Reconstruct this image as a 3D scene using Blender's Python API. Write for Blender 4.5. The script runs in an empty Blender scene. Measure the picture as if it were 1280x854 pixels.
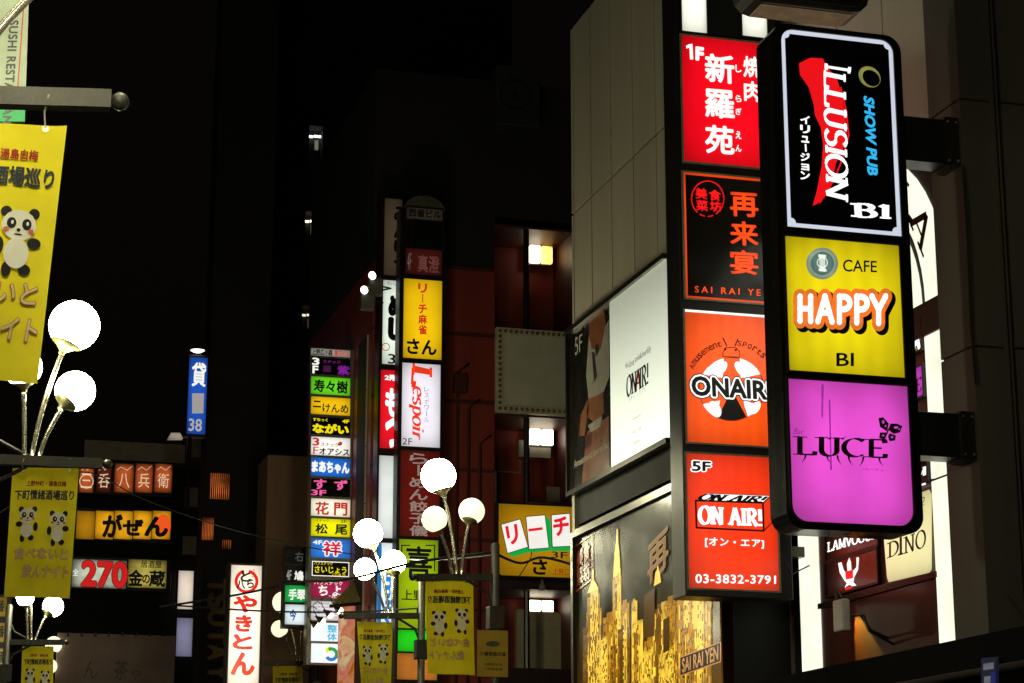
import bpy, math, random
from mathutils import Vector, Matrix, geometry
random.seed(7)
S = bpy.context.scene
COL = S.collection
PI = math.pi

# ------------------------------------------------------------------ camera, sky, exposure
FPX, CXP, CYP = 2600.0, 640.0, 427.0          # focal length and centre in pixels of the 1280 x 854 photograph
YAW, PITCH = math.radians(15.94), math.radians(14.0)
CAM = Vector((0.0, 0.0, 1.6))
cam_d = bpy.data.cameras.new('camera'); cam = bpy.data.objects.new('camera', cam_d); COL.objects.link(cam)
cam_d.sensor_width = 36.0; cam_d.lens = FPX / 1280.0 * 36.0
cam_d.clip_start = 0.1; cam_d.clip_end = 3000
cam.location = CAM; cam.rotation_euler = (PI / 2 + PITCH, 0, -YAW)
S.camera = cam
ROT = Matrix.Rotation(-YAW, 3, 'Z') @ Matrix.Rotation(PI / 2 + PITCH, 3, 'X')

world = bpy.data.worlds.new('World'); S.world = world; world.use_nodes = True
wn = world.node_tree.nodes; wl = world.node_tree.links
sky = wn.new('ShaderNodeTexSky'); sky.sky_type = 'NISHITA'; sky.sun_disc = False
sky.sun_elevation = math.radians(-4.0); sky.sun_rotation = math.radians(200)
bgn = wn['Background']; bgn.inputs['Strength'].default_value = 0.03
wl.new(sky.outputs[0], bgn.inputs['Color'])
glow = wn.new('ShaderNodeBackground'); glow.inputs['Color'].default_value = (1, .78, .6, 1); glow.inputs['Strength'].default_value = 0.0014   # city glow on low cloud
addw = wn.new('ShaderNodeAddShader'); wl.new(bgn.outputs[0], addw.inputs[0]); wl.new(glow.outputs[0], addw.inputs[1]); wl.new(addw.outputs[0], wn['World Output'].inputs['Surface'])
S.view_settings.view_transform = 'Standard'; S.view_settings.look = 'None'
S.view_settings.exposure = 0.0; S.view_settings.gamma = 1.0
S.render.engine = 'CYCLES'
S.cycles.use_denoising = True
S.cycles.max_bounces = 6
S.cycles.sample_clamp_indirect = 4.0
S.cycles.caustics_reflective = False; S.cycles.caustics_refractive = False

# ------------------------------------------------------------------ materials
def lin(c):
    c = c.lstrip('#'); out = []
    for i in (0, 2, 4):
        v = int(c[i:i + 2], 16) / 255.0
        out.append(v / 12.92 if v <= 0.04045 else ((v + 0.055) / 1.055) ** 2.4)
    return out
_mats = {}
def principled(key):
    m = bpy.data.materials.new(key); m.use_nodes = True
    return m, m.node_tree.nodes, m.node_tree.links, m.node_tree.nodes['Principled BSDF']
def paint(name, col, rough=0.6, metal=0.0, var=0.25, scale=3.0, bump=0.0, streak=False, coat=0.0):
    """opaque surface: noise in colour and roughness, optional rain streaks and bump"""
    k = ('p', name, col, rough, metal, var, scale, bump, streak, coat)
    if k in _mats: return _mats[k]
    m, n, l, b = principled(name)
    c = lin(col) if isinstance(col, str) else list(col)
    tc = n.new('ShaderNodeTexCoord'); mp = n.new('ShaderNodeMapping')
    mp.inputs['Scale'].default_value = (scale, scale, scale * (0.12 if streak else 1))
    l.new(tc.outputs['Object'], mp.inputs[0])
    nz = n.new('ShaderNodeTexNoise'); nz.inputs['Scale'].default_value = 1.0; nz.inputs['Detail'].default_value = 6
    nz.inputs['Roughness'].default_value = 0.65
    l.new(mp.outputs[0], nz.inputs['Vector'])
    rp = n.new('ShaderNodeMapRange'); rp.inputs[1].default_value = 0.3; rp.inputs[2].default_value = 0.7
    rp.inputs[3].default_value = 1 - var; rp.inputs[4].default_value = 1 + var * 0.5
    l.new(nz.outputs[0], rp.inputs[0])
    mx = n.new('ShaderNodeVectorMath'); mx.operation = 'SCALE'; mx.inputs[0].default_value = c
    l.new(rp.outputs[0], mx.inputs['Scale']); l.new(mx.outputs[0], b.inputs['Base Color'])
    rr = n.new('ShaderNodeMapRange'); rr.inputs[3].default_value = max(0.03, rough - 0.1); rr.inputs[4].default_value = min(1, rough + 0.12)
    l.new(nz.outputs[0], rr.inputs[0]); l.new(rr.outputs[0], b.inputs['Roughness'])
    b.inputs['Metallic'].default_value = metal
    b.inputs['Coat Weight'].default_value = coat; b.inputs['Coat Roughness'].default_value = 0.12
    if bump:
        n2 = n.new('ShaderNodeTexNoise'); n2.inputs['Scale'].default_value = scale * 14; n2.inputs['Detail'].default_value = 4
        l.new(tc.outputs['Object'], n2.inputs['Vector'])
        bp = n.new('ShaderNodeBump'); bp.inputs['Strength'].default_value = bump; bp.inputs['Distance'].default_value = 0.01
        l.new(n2.outputs[0], bp.inputs['Height']); l.new(bp.outputs[0], b.inputs['Normal'])
    _mats[k] = m; return m
def lit(col, strength=1.0, uneven=0.12, scale=1.6, rough=0.22, tubes=0.0, tube_scale=9.0, name='lit_acrylic', edge=None):
    """back-lit acrylic: emission that varies a little as tubes behind a diffuser do"""
    if edge is None: edge = .0 if uneven < .055 or strength > 1.8 else .42
    if edge: strength *= 1.2
    k = ('l', col, strength, uneven, scale, rough, tubes, tube_scale, edge)
    if k in _mats: return _mats[k]
    m, n, l, b = principled(name)
    c = lin(col)
    b.inputs['Base Color'].default_value = [v * 0.45 + 0.01 for v in c] + [1]
    b.inputs['Roughness'].default_value = rough
    b.inputs['Emission Color'].default_value = c + [1]
    tc = n.new('ShaderNodeTexCoord')
    nz = n.new('ShaderNodeTexNoise'); nz.inputs['Scale'].default_value = scale; nz.inputs['Detail'].default_value = 3
    l.new(tc.outputs['Object'], nz.inputs['Vector'])
    rp = n.new('ShaderNodeMapRange'); rp.inputs[1].default_value = 0.3; rp.inputs[2].default_value = 0.7
    rp.inputs[3].default_value = strength * (1 - uneven); rp.inputs[4].default_value = strength * (1 + uneven)
    l.new(nz.outputs[0], rp.inputs[0]); last = rp.outputs[0]
    if tubes:
        wv = n.new('ShaderNodeTexWave'); wv.bands_direction = 'X'; wv.inputs['Scale'].default_value = tube_scale / 20
        wv.inputs['Distortion'].default_value = 0.4
        l.new(tc.outputs['Object'], wv.inputs['Vector'])
        r2 = n.new('ShaderNodeMapRange'); r2.inputs[3].default_value = 1 - tubes; r2.inputs[4].default_value = 1 + tubes
        l.new(wv.outputs['Fac'], r2.inputs[0])
        mm = n.new('ShaderNodeMath'); mm.operation = 'MULTIPLY'; l.new(last, mm.inputs[0]); l.new(r2.outputs[0], mm.inputs[1]); last = mm.outputs[0]
    if edge:                                  # light boxes dim towards their rims
        sx = n.new('ShaderNodeSeparateXYZ'); l.new(tc.outputs['Generated'], sx.inputs[0])
        for ax in ('X', 'Z'):
            a1 = n.new('ShaderNodeMath'); a1.operation = 'MULTIPLY_ADD'; a1.inputs[1].default_value = 2; a1.inputs[2].default_value = -1; l.new(sx.outputs[ax], a1.inputs[0])
            a2 = n.new('ShaderNodeMath'); a2.operation = 'ABSOLUTE'; l.new(a1.outputs[0], a2.inputs[0])
            a3 = n.new('ShaderNodeMath'); a3.operation = 'POWER'; a3.inputs[1].default_value = 3.2; l.new(a2.outputs[0], a3.inputs[0])
            a4 = n.new('ShaderNodeMath'); a4.operation = 'MULTIPLY_ADD'; a4.inputs[1].default_value = -edge; a4.inputs[2].default_value = 1; l.new(a3.outputs[0], a4.inputs[0])
            a5 = n.new('ShaderNodeMath'); a5.operation = 'MULTIPLY'; l.new(last, a5.inputs[0]); l.new(a4.outputs[0], a5.inputs[1]); last = a5.outputs[0]
    l.new(last, b.inputs['Emission Strength'])
    _mats[k] = m; return m
def ink(col, rough=0.4):
    return paint('vinyl_print', col, rough, 0, 0.1, 8)
def lit_falloff(col, z_bright, z_dark, s_hi, s_lo, power=1.5):
    """back-lit sheet whose tubes stand along its lower edge: output falls with height (true of the lamp box itself)"""
    m, n, l, b = principled('lit_sheet')
    c = lin(col)
    b.inputs['Base Color'].default_value = [v * 0.45 for v in c] + [1]; b.inputs['Roughness'].default_value = 0.25
    b.inputs['Emission Color'].default_value = c + [1]
    ge = n.new('ShaderNodeNewGeometry'); sp = n.new('ShaderNodeSeparateXYZ'); l.new(ge.outputs['Position'], sp.inputs[0])
    mr = n.new('ShaderNodeMapRange'); mr.inputs[1].default_value = z_dark; mr.inputs[2].default_value = z_bright
    l.new(sp.outputs['Z'], mr.inputs[0])
    pw = n.new('ShaderNodeMath'); pw.operation = 'POWER'; pw.inputs[1].default_value = power; l.new(mr.outputs[0], pw.inputs[0])
    m2 = n.new('ShaderNodeMapRange'); m2.inputs[3].default_value = s_lo; m2.inputs[4].default_value = s_hi
    l.new(pw.outputs[0], m2.inputs[0]); l.new(m2.outputs[0], b.inputs['Emission Strength'])
    return m
def cloth(col):
    k = ('c', col)
    if k in _mats: return _mats[k]
    m, n, l, b = principled('banner_cloth')
    c = lin(col)
    out = n['Material Output']
    b.inputs['Roughness'].default_value = 0.75
    tr = n.new('ShaderNodeBsdfTranslucent'); mx = n.new('ShaderNodeMixShader'); mx.inputs[0].default_value = 0.28
    tc = n.new('ShaderNodeTexCoord'); nz = n.new('ShaderNodeTexNoise'); nz.inputs['Scale'].default_value = 5; nz.inputs['Detail'].default_value = 5
    l.new(tc.outputs['Object'], nz.inputs['Vector'])
    rp = n.new('ShaderNodeMapRange'); rp.inputs[3].default_value = 0.8; rp.inputs[4].default_value = 1.15; l.new(nz.outputs[0], rp.inputs[0])
    vm = n.new('ShaderNodeVectorMath'); vm.operation = 'SCALE'; vm.inputs[0].default_value = c; l.new(rp.outputs[0], vm.inputs['Scale'])
    l.new(vm.outputs[0], b.inputs['Base Color']); l.new(vm.outputs[0], tr.inputs['Color'])
    l.new(b.outputs[0], mx.inputs[1]); l.new(tr.outputs[0], mx.inputs[2]); l.new(mx.outputs[0], out.inputs['Surface'])
    _mats[k] = m; return m

DARK = paint('black_metal', '#1c1b18', 0.35, 0.3, 0.3, 4, 0.1, True)
STEEL = paint('worn_steel', '#8a8676', 0.35, 0.8, 0.35, 6, 0.1)
BRONZE = paint('bronze_metal', '#3a362a', 0.3, 0.7, 0.3, 3, 0.1, True)
FRAME = paint('aluminium_frame', '#8a8470', 0.4, 0.25, 0.4, 8, 0.1)
FRAMED = paint('dark_frame', '#2e2a22', 0.35, 0.5, 0.3, 6, 0.1)
POLE = paint('grey_painted_pole', '#37352e', 0.5, 0.3, 0.4, 9, 0.2, True)
WIRE = paint('cable_rubber', '#0c0c0b', 0.6, 0, 0.2, 8)
WHITE_INK = lit('#f4f6f2', 1.1, 0.03)
BLACK = ink('#0b0b0c')
GLOBE = None

# ------------------------------------------------------------------ geometry helpers
def ray(px, py):
    return (ROT @ Vector(((px - CXP) / FPX, (CYP - py) / FPX, -1.0)))
class Plane:
    """a vertical plane: u runs to the right as seen from the street, n points out of it"""
    def __init__(self, p, u=(1, 0), wave=None):
        self.p = Vector((p[0], p[1], 0)); self.u = Vector((u[0], u[1], 0)).normalized()
        self.n = Vector((self.u.y, -self.u.x, 0)); self.wave = wave
    def st(self, px, py):
        d = ray(px, py); k = (self.p - CAM).dot(self.n) / d.dot(self.n)
        q = CAM + d * k
        return ((q - self.p).dot(self.u), q.z)
    def w(self, s, t, n=0.0):
        if self.wave: n += self.wave(s, t)
        return self.p + self.u * s + self.n * n + Vector((0, 0, t))
    def rect(self, x0, y0, x1, y1):
        ym, xm = (y0 + y1) / 2, (x0 + x1) / 2
        return (self.st(x0, ym)[0], self.st(xm, y1)[1], self.st(x1, ym)[0], self.st(xm, y0)[1])
def PY(Y): return Plane((0, Y), (1, 0))
def PX(X): return Plane((X, 0), (0, -1))

class MB:
    def __init__(self): self.v = []; self.f = []
    def add(self, vs, fs):
        o = len(self.v); self.v += [Vector(v) for v in vs]; self.f += [tuple(i + o for i in f) for f in fs]; return self
    def box(self, a, b):
        x0, y0, z0 = a; x1, y1, z1 = b
        x0, x1 = min(x0, x1), max(x0, x1); y0, y1 = min(y0, y1), max(y0, y1); z0, z1 = min(z0, z1), max(z0, z1)
        return self.add([(x0, y0, z0), (x1, y0, z0), (x1, y1, z0), (x0, y1, z0), (x0, y0, z1), (x1, y0, z1), (x1, y1, z1), (x0, y1, z1)],
                        [(3, 2, 1, 0), (4, 5, 6, 7), (0, 1, 5, 4), (1, 2, 6, 5), (2, 3, 7, 6), (3, 0, 4, 7)])
    def sbox(self, pl, s0, t0, s1, t1, n0, n1):
        return self.add([pl.w(s0, t0, n0), pl.w(s1, t0, n0), pl.w(s1, t1, n0), pl.w(s0, t1, n0), pl.w(s0, t0, n1), pl.w(s1, t0, n1), pl.w(s1, t1, n1), pl.w(s0, t1, n1)],
                        [(0, 3, 2, 1)[::1], (4, 5, 6, 7), (0, 1, 5, 4), (1, 2, 6, 5), (2, 3, 7, 6), (3, 0, 4, 7)])
    def prism(self, pl, pts, n0, n1):
        k = len(pts); tri = geometry.tessellate_polygon([[Vector((p[0], p[1], 0)) for p in pts]])
        vs = [pl.w(p[0], p[1], n0) for p in pts] + [pl.w(p[0], p[1], n1) for p in pts]
        fs = [tuple(t) for t in tri] + [tuple(i + k for i in t) for t in tri] + [(i, (i + 1) % k, (i + 1) % k + k, i + k) for i in range(k)]
        return self.add(vs, fs)
    def poly(self, pl, pts, n):
        tri = geometry.tessellate_polygon([[Vector((p[0], p[1], 0)) for p in pts]])
        return self.add([pl.w(p[0], p[1], n) for p in pts], [tuple(t) for t in tri])
    def tube(self, pts, r, seg=8, r2=None, cap=True):
        pts = [Vector(p) for p in pts]; n = len(pts); rings = []
        up = Vector((0, 0, 1))
        for i, p in enumerate(pts):
            d = (pts[min(i + 1, n - 1)] - pts[max(i - 1, 0)]).normalized()
            a = d.cross(up)
            if a.length < 0.05: a = d.cross(Vector((0, 1, 0)))
            a.normalize(); b = d.cross(a).normalized()
            rr = r if r2 is None else r + (r2 - r) * i / (n - 1)
            rings.append([p + (a * math.cos(2 * PI * k / seg) + b * math.sin(2 * PI * k / seg)) * rr for k in range(seg)])
        vs = [v for rg in rings for v in rg]; fs = []
        for i in range(n - 1):
            for k in range(seg):
                fs.append((i * seg + k, i * seg + (k + 1) % seg, (i + 1) * seg + (k + 1) % seg, (i + 1) * seg + k))
        if cap: fs += [tuple(range(seg)), tuple(range((n - 1) * seg, n * seg))]
        return self.add(vs, fs)
    def lathe(self, c, axis, prof, seg=16):
        """prof: (distance along axis, radius)"""
        ax = Vector(axis).normalized(); a = ax.cross(Vector((0, 1, 0.1))).normalized(); b = ax.cross(a).normalized()
        vs = []; fs = []
        for (h, r) in prof:
            for k in range(seg):
                vs.append(Vector(c) + ax * h + (a * math.cos(2 * PI * k / seg) + b * math.sin(2 * PI * k / seg)) * r)
        for i in range(len(prof) - 1):
            for k in range(seg):
                fs.append((i * seg + k, i * seg + (k + 1) % seg, (i + 1) * seg + (k + 1) % seg, (i + 1) * seg + k))
        return self.add(vs, fs)

def origin_of(o):
    v = Vector((0, 0, 0))
    while o is not None: v += o.location; o = o.parent
    return v
def obj(name, mb, mat, parent=None, label=None, smooth=False, at=None, kind=None):
    me = bpy.data.meshes.new(name)
    if parent is not None: org = origin_of(parent)
    elif at is not None: org = Vector(at)
    else:
        xs = [v.x for v in mb.v]; ys = [v.y for v in mb.v]; zs = [v.z for v in mb.v]
        org = Vector(((min(xs) + max(xs)) / 2, (min(ys) + max(ys)) / 2, min(zs)))
    me.from_pydata([v - org for v in mb.v], [], mb.f)
    if mat: me.materials.append(mat)
    if smooth: me.polygons.foreach_set('use_smooth', [True] * len(me.polygons))
    me.update()
    o = bpy.data.objects.new(name, me); COL.objects.link(o)
    if parent is not None: o.parent = parent
    else: o.location = org
    if label: o['label'] = label
    if kind: o['kind'] = kind
    return o
def tag(o, label, cat, group=None):
    o['label'] = label; o['category'] = cat
    if group: o['group'] = group
    return o
def thing(name, label, cat, loc=(0, 0, 0), group=None):
    o = bpy.data.objects.new(name, None); COL.objects.link(o); o.location = loc; o.empty_display_size = 0.2
    return tag(o, label, cat, group)
def bevel(o, w, seg=2):
    m = o.modifiers.new('bevel', 'BEVEL'); m.width = w; m.segments = seg; m.limit_method = 'ANGLE'; return o

# ------------------------------------------------------------------ lettering
_txt = {}
def text2d(s, line=1.0, space=1.0):
    k = (s, line, space)
    if k in _txt: return _txt[k]
    cu = bpy.data.curves.new('lettering', 'FONT'); cu.body = s; cu.size = 1; cu.align_x = 'CENTER'
    cu.space_line = line; cu.space_character = space; cu.resolution_u = 3; cu.fill_mode = 'BOTH'
    o = bpy.data.objects.new('lettering', cu); COL.objects.link(o)
    dg = bpy.context.evaluated_depsgraph_get()
    me = bpy.data.meshes.new_from_object(o.evaluated_get(dg))
    vs = [(v.co.x, v.co.y) for v in me.vertices]; fs = [tuple(p.vertices) for p in me.polygons]
    bpy.data.objects.remove(o); bpy.data.curves.remove(cu); bpy.data.meshes.remove(me)
    _txt[k] = (vs, fs); return vs, fs

def circ(cx, cy, rx, ry, a0=0, a1=360, n=14):
    return [(cx + rx * math.cos(math.radians(a0 + (a1 - a0) * i / n)), cy + ry * math.sin(math.radians(a0 + (a1 - a0) * i / n))) for i in range(n + 1)]
# skeletons of letters: list of polylines, plus ends that carry a serif; advance width last
SK = {
 'I': ([[(0.15, 0), (0.15, 1)]], [(0.15, 0), (0.15, 1)], 0.3),
 'L': ([[(0.15, 0), (0.15, 1)], [(0.15, 0.03), (0.62, 0.03), (0.64, 0.2)]], [(0.15, 0), (0.15, 1)], 0.66),
 'U': ([[(0.15, 1), (0.15, 0.35)] + circ(0.4, 0.3, 0.25, 0.3, 180, 360) + [(0.65, 1)]], [(0.15, 1), (0.65, 1)], 0.8),
 'S': ([circ(0.33, 0.74, 0.24, 0.25, 30, 270, 10) + circ(0.33, 0.26, 0.26, 0.25, 90, -150, 10)[1:]], [], 0.66),
 'O': ([circ(0.4, 0.5, 0.36, 0.49, 90, 450, 22)], [], 0.8),
 'C': ([circ(0.42, 0.5, 0.38, 0.49, 50, 310, 18)], [], 0.75),
 'G': ([circ(0.42, 0.5, 0.38, 0.49, 50, 320, 18), [(0.7, 0.18), (0.7, 0.42)]], [(0.7, 0.42)], 0.82),
 'N': ([[(0.12, 0), (0.12, 1)], [(0.12, 1), (0.68, 0)], [(0.68, 0), (0.68, 1)]], [(0.12, 0), (0.08, 1), (0.68, 1)], 0.8),
 'D': ([[(0.15, 0), (0.15, 1)], [(0.15, 0.98), (0.3, 0.98)] + circ(0.3, 0.5, 0.4, 0.48, 90, -90, 14) + [(0.15, 0.02)]], [(0.1, 0), (0.1, 1)], 0.8),
 'A': ([[(0.08, 0), (0.4, 1)], [(0.4, 1), (0.72, 0)], [(0.2, 0.35), (0.6, 0.35)]], [(0.08, 0), (0.72, 0)], 0.8),
 'R': ([[(0.15, 0), (0.15, 1)], [(0.15, 0.98)] + circ(0.35, 0.75, 0.25, 0.23, 90, -90, 10) + [(0.15, 0.52)], [(0.35, 0.5), (0.7, 0)]], [(0.15, 0), (0.12, 1), (0.7, 0)], 0.78),
 'P': ([[(0.15, 0), (0.15, 1)], [(0.15, 0.98)] + circ(0.35, 0.74, 0.27, 0.24, 90, -90, 10) + [(0.15, 0.5)]], [(0.15, 0), (0.12, 1)], 0.68),
 'B': ([[(0.15, 0), (0.15, 1)], [(0.15, 0.98)] + circ(0.35, 0.76, 0.22, 0.22, 90, -90, 8) + [(0.15, 0.54)], [(0.3, 0.53)] + circ(0.38, 0.27, 0.26, 0.26, 90, -90, 8) + [(0.15, 0.01)]], [(0.1, 0), (0.1, 1)], 0.72),
 'E': ([[(0.15, 0), (0.15, 1)], [(0.15, 0.98), (0.58, 0.98), (0.6, 0.82)], [(0.15, 0.52), (0.5, 0.52)], [(0.15, 0.02), (0.6, 0.02), (0.62, 0.2)]], [(0.1, 0), (0.1, 1)], 0.68),
 'H': ([[(0.15, 0), (0.15, 1)], [(0.62, 0), (0.62, 1)], [(0.15, 0.5), (0.62, 0.5)]], [(0.15, 0), (0.15, 1), (0.62, 0), (0.62, 1)], 0.76),
 'Y': ([[(0.05, 1), (0.36, 0.5)], [(0.68, 1), (0.36, 0.5)], [(0.36, 0.5), (0.36, 0)]], [(0.36, 0), (0.05, 1), (0.68, 1)], 0.72),
 'M': ([[(0.12, 0), (0.12, 1)], [(0.12, 1), (0.48, 0.1)], [(0.48, 0.1), (0.82, 1)], [(0.82, 1), (0.82, 0)]], [(0.12, 0), (0.82, 0)], 0.95),
 'V': ([[(0.05, 1), (0.38, 0)], [(0.38, 0), (0.7, 1)]], [(0.05, 1), (0.7, 1)], 0.75),
 'F': ([[(0.15, 0), (0.15, 1)], [(0.15, 0.98), (0.6, 0.98), (0.62, 0.8)], [(0.15, 0.52), (0.48, 0.52)]], [(0.15, 0), (0.1, 1)], 0.65),
 '1': ([[(0.22, 0), (0.22, 1)], [(0.22, 1), (0.05, 0.82)]], [(0.22, 0)], 0.4),
 '2': ([circ(0.3, 0.72, 0.24, 0.26, 160, -30, 10) + [(0.05, 0.03), (0.56, 0.03)]], [], 0.64),
 '!': ([[(0.12, 0.3), (0.12, 1)], [(0.12, 0.0), (0.12, 0.12)]], [], 0.26),
 'e': ([[(0.08, 0.36), (0.5, 0.4)] + circ(0.28, 0.34, 0.24, 0.32, 10, 310, 16)], [], 0.55),
 's': ([circ(0.23, 0.5, 0.16, 0.15, 30, 270, 8) + circ(0.23, 0.17, 0.18, 0.17, 90, -150, 8)[1:]], [], 0.46),
 'p': ([[(0.13, -0.3), (0.13, 0.66)], circ(0.3, 0.34, 0.2, 0.32, 150, -150, 14)], [(0.13, -0.3)], 0.56),
 'o': ([circ(0.28, 0.34, 0.23, 0.33, 90, 450, 18)], [], 0.56),
 'i': ([[(0.13, 0), (0.13, 0.66)], [(0.13, 0.86), (0.13, 0.98)]], [(0.13, 0), (0.08, 0.66)], 0.27),
 'r': ([[(0.13, 0), (0.13, 0.66)], [(0.13, 0.45), (0.25, 0.64), (0.4, 0.62)]], [(0.13, 0)], 0.42),
 ' ': ([], [], 0.35),
}
def stroke_poly(pts, wfun, roundcap, V, Fc):
    for i in range(len(pts) - 1):
        (x0, y0), (x1, y1) = pts[i], pts[i + 1]
        L = math.hypot(x1 - x0, y1 - y0)
        if L < 1e-6: continue
        dx, dy = (x1 - x0) / L, (y1 - y0) / L; w = wfun(math.atan2(dy, dx)) / 2
        e = 0.0 if (roundcap or len(pts) == 2) else min(w * 0.3, 0.02)
        o = len(V)
        V += [(x0 - dy * w - dx * e, y0 + dx * w - dy * e), (x0 + dy * w - dx * e, y0 - dx * w - dy * e), (x1 + dy * w + dx * e, y1 - dx * w + dy * e), (x1 - dy * w + dx * e, y1 + dx * w + dy * e)]
        Fc.append((o, o + 1, o + 2, o + 3))
    if roundcap:
        for (x, y) in pts:
            w = wfun(PI / 2) / 2; o = len(V)
            V += circ(x, y, w, w, 0, 340, 17); Fc.append(tuple(range(o, o + 18)))
def strokes2d(s, thick=0.16, thin=0.05, serif=0.26, nib=12, roundcap=False, shear=0.0, gap=0.04):
    V, Fc = [], []; x = 0
    nb = math.radians(nib)
    wf = (lambda a: thick) if roundcap else (lambda a: thin + (thick - thin) * abs(math.sin(a - nb)))
    for ch in s:
        lines, ser, adv = SK[ch]; v, f = [], []
        for ln in lines: stroke_poly(ln, wf, roundcap, v, f)
        if serif and not roundcap:
            for (a, b) in ser:
                o = len(v); h = thin * 0.7; sl = serif / 2 + thick * 0.25; y = b + (h if b < 0.5 else -h)
                v += [(a - sl, y - h), (a + sl, y - h), (a + sl, y + h), (a - sl, y + h)]; f.append((o, o + 1, o + 2, o + 3))
        o = len(V); V += [(p[0] + x, p[1]) for p in v]; Fc += [tuple(i + o for i in q) for q in f]; x += adv + gap
    V = [(p[0] + p[1] * shear, p[1]) for p in V]
    return V, Fc
def mapper(pl, dst):
    if callable(dst): return dst
    if len(dst) == 4 and not hasattr(dst[0], '__len__'):
        s0, t0, s1, t1 = pl.rect(*dst)
        return lambda a, b: (s0 + (s1 - s0) * a, t0 + (t1 - t0) * b)
    q = [pl.st(*p) for p in dst]                      # TL, TR, BR, BL
    def f(a, b):
        top = (q[0][0] + (q[1][0] - q[0][0]) * a, q[0][1] + (q[1][1] - q[0][1]) * a)
        bot = (q[3][0] + (q[2][0] - q[3][0]) * a, q[3][1] + (q[2][1] - q[3][1]) * a)
        return (bot[0] + (top[0] - bot[0]) * b, bot[1] + (top[1] - bot[1]) * b)
    return f
def T(parent, pl, s, dst, mat, bold=0.0, rot=0, shear=0.0, n=0.006, line=1.0, space=1.0, font=None, name='lettering', **kw):
    """print text s on plane pl so that it fills dst (pixels of the photograph, or a mapping of the unit square)"""
    if font is None: vs, fs = text2d(s, line, space); x0, x1, y0, y1 = bbox2(vs) if vs else (0, 1, 0, 1)
    else:
        vs, fs = strokes2d(s, **kw); x0, x1, y0, y1 = bbox2(strokes2d(s, **dict(kw, thick=0.002, thin=0.002, serif=0))[0])
        if x1 - x0 < .05: x0, x1, _a, _b = bbox2(vs)
    if not vs: return None
    offs = [(0, 0)]
    bold = bold * .68 if bold < .1 else bold * .9
    if bold:
        k = 8 if bold < 0.03 else 14
        offs += [(bold * math.cos(2 * PI * i / k), bold * math.sin(2 * PI * i / k)) for i in range(k)]
        if bold > 0.05: offs += [(bold * .5 * math.cos(2 * PI * i / 8), bold * .5 * math.sin(2 * PI * i / 8)) for i in range(8)]
    f = mapper(pl, dst); mb = MB()
    for i, (ox, oy) in enumerate(offs):
        out = []
        for x, y in vs:
            x, y = x + ox, y + oy; x += (y - y0) * shear
            a, b = (x - x0) / ((x1 - x0) + (y1 - y0) * abs(shear)), (y - y0) / (y1 - y0)
            if rot == 90: a, b = b, 1 - a
            s_, t_ = f(a, b); out.append(pl.w(s_, t_, n + i * 0.00005))
        mb.add(out, fs)
    return obj(name, mb, mat, parent)
def bbox2(vs): return (min(v[0] for v in vs), max(v[0] for v in vs), min(v[1] for v in vs), max(v[1] for v in vs))
def P(parent, pl, pts, mat, n=0.005, name='graphic', px=True):
    """flat printed shape(s): pts is one outline or a list of outlines, in pixels"""
    mb = MB(); ol = pts if hasattr(pts[0][0], '__len__') else [pts]
    for o in ol: mb.poly(pl, [pl.st(*p) for p in o] if px else o, n)
    return obj(name, mb, mat, parent)
def ring_pts(cx, cy, r, w, n=28, ry=None):
    ry = ry or r; out = []
    for i in range(n):
        a0, a1 = 2 * PI * i / n, 2 * PI * (i + 1) / n
        out.append([(cx + r * math.cos(a0), cy + ry * math.sin(a0)), (cx + r * math.cos(a1), cy + ry * math.sin(a1)),
                    (cx + (r - w) * math.cos(a1), cy + (ry - w) * math.sin(a1)), (cx + (r - w) * math.cos(a0), cy + (ry - w) * math.sin(a0))])
    return out
def oval(cx, cy, rx, ry, n=20, rot=0):
    c, s = math.cos(math.radians(rot)), math.sin(math.radians(rot))
    return [(cx + rx * math.cos(2 * PI * i / n) * c - ry * math.sin(2 * PI * i / n) * s, cy + rx * math.cos(2 * PI * i / n) * s + ry * math.sin(2 * PI * i / n) * c) for i in range(n)]
def line_pts(pts, w):
    out = []
    for (x0, y0), (x1, y1) in zip(pts, pts[1:]):
        L = math.hypot(x1 - x0, y1 - y0) or 1; dx, dy = (x1 - x0) / L * w / 2, (y1 - y0) / L * w / 2
        out.append([(x0 - dy - dx * .5, y0 + dx - dy * .5), (x0 + dy - dx * .5, y0 - dx - dy * .5), (x1 + dy + dx * .5, y1 - dx + dy * .5), (x1 - dy + dx * .5, y1 + dx + dy * .5)])
    return out
def frame_pts(x0, y0, x1, y1, w):
    return [[(x0, y0), (x1, y0), (x1, y0 + w), (x0, y0 + w)], [(x0, y1 - w), (x1, y1 - w), (x1, y1), (x0, y1)],
            [(x0, y0 + w), (x0 + w, y0 + w), (x0 + w, y1 - w), (x0, y1 - w)], [(x1 - w, y0 + w), (x1, y0 + w), (x1, y1 - w), (x1 - w, y1 - w)]]

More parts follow.
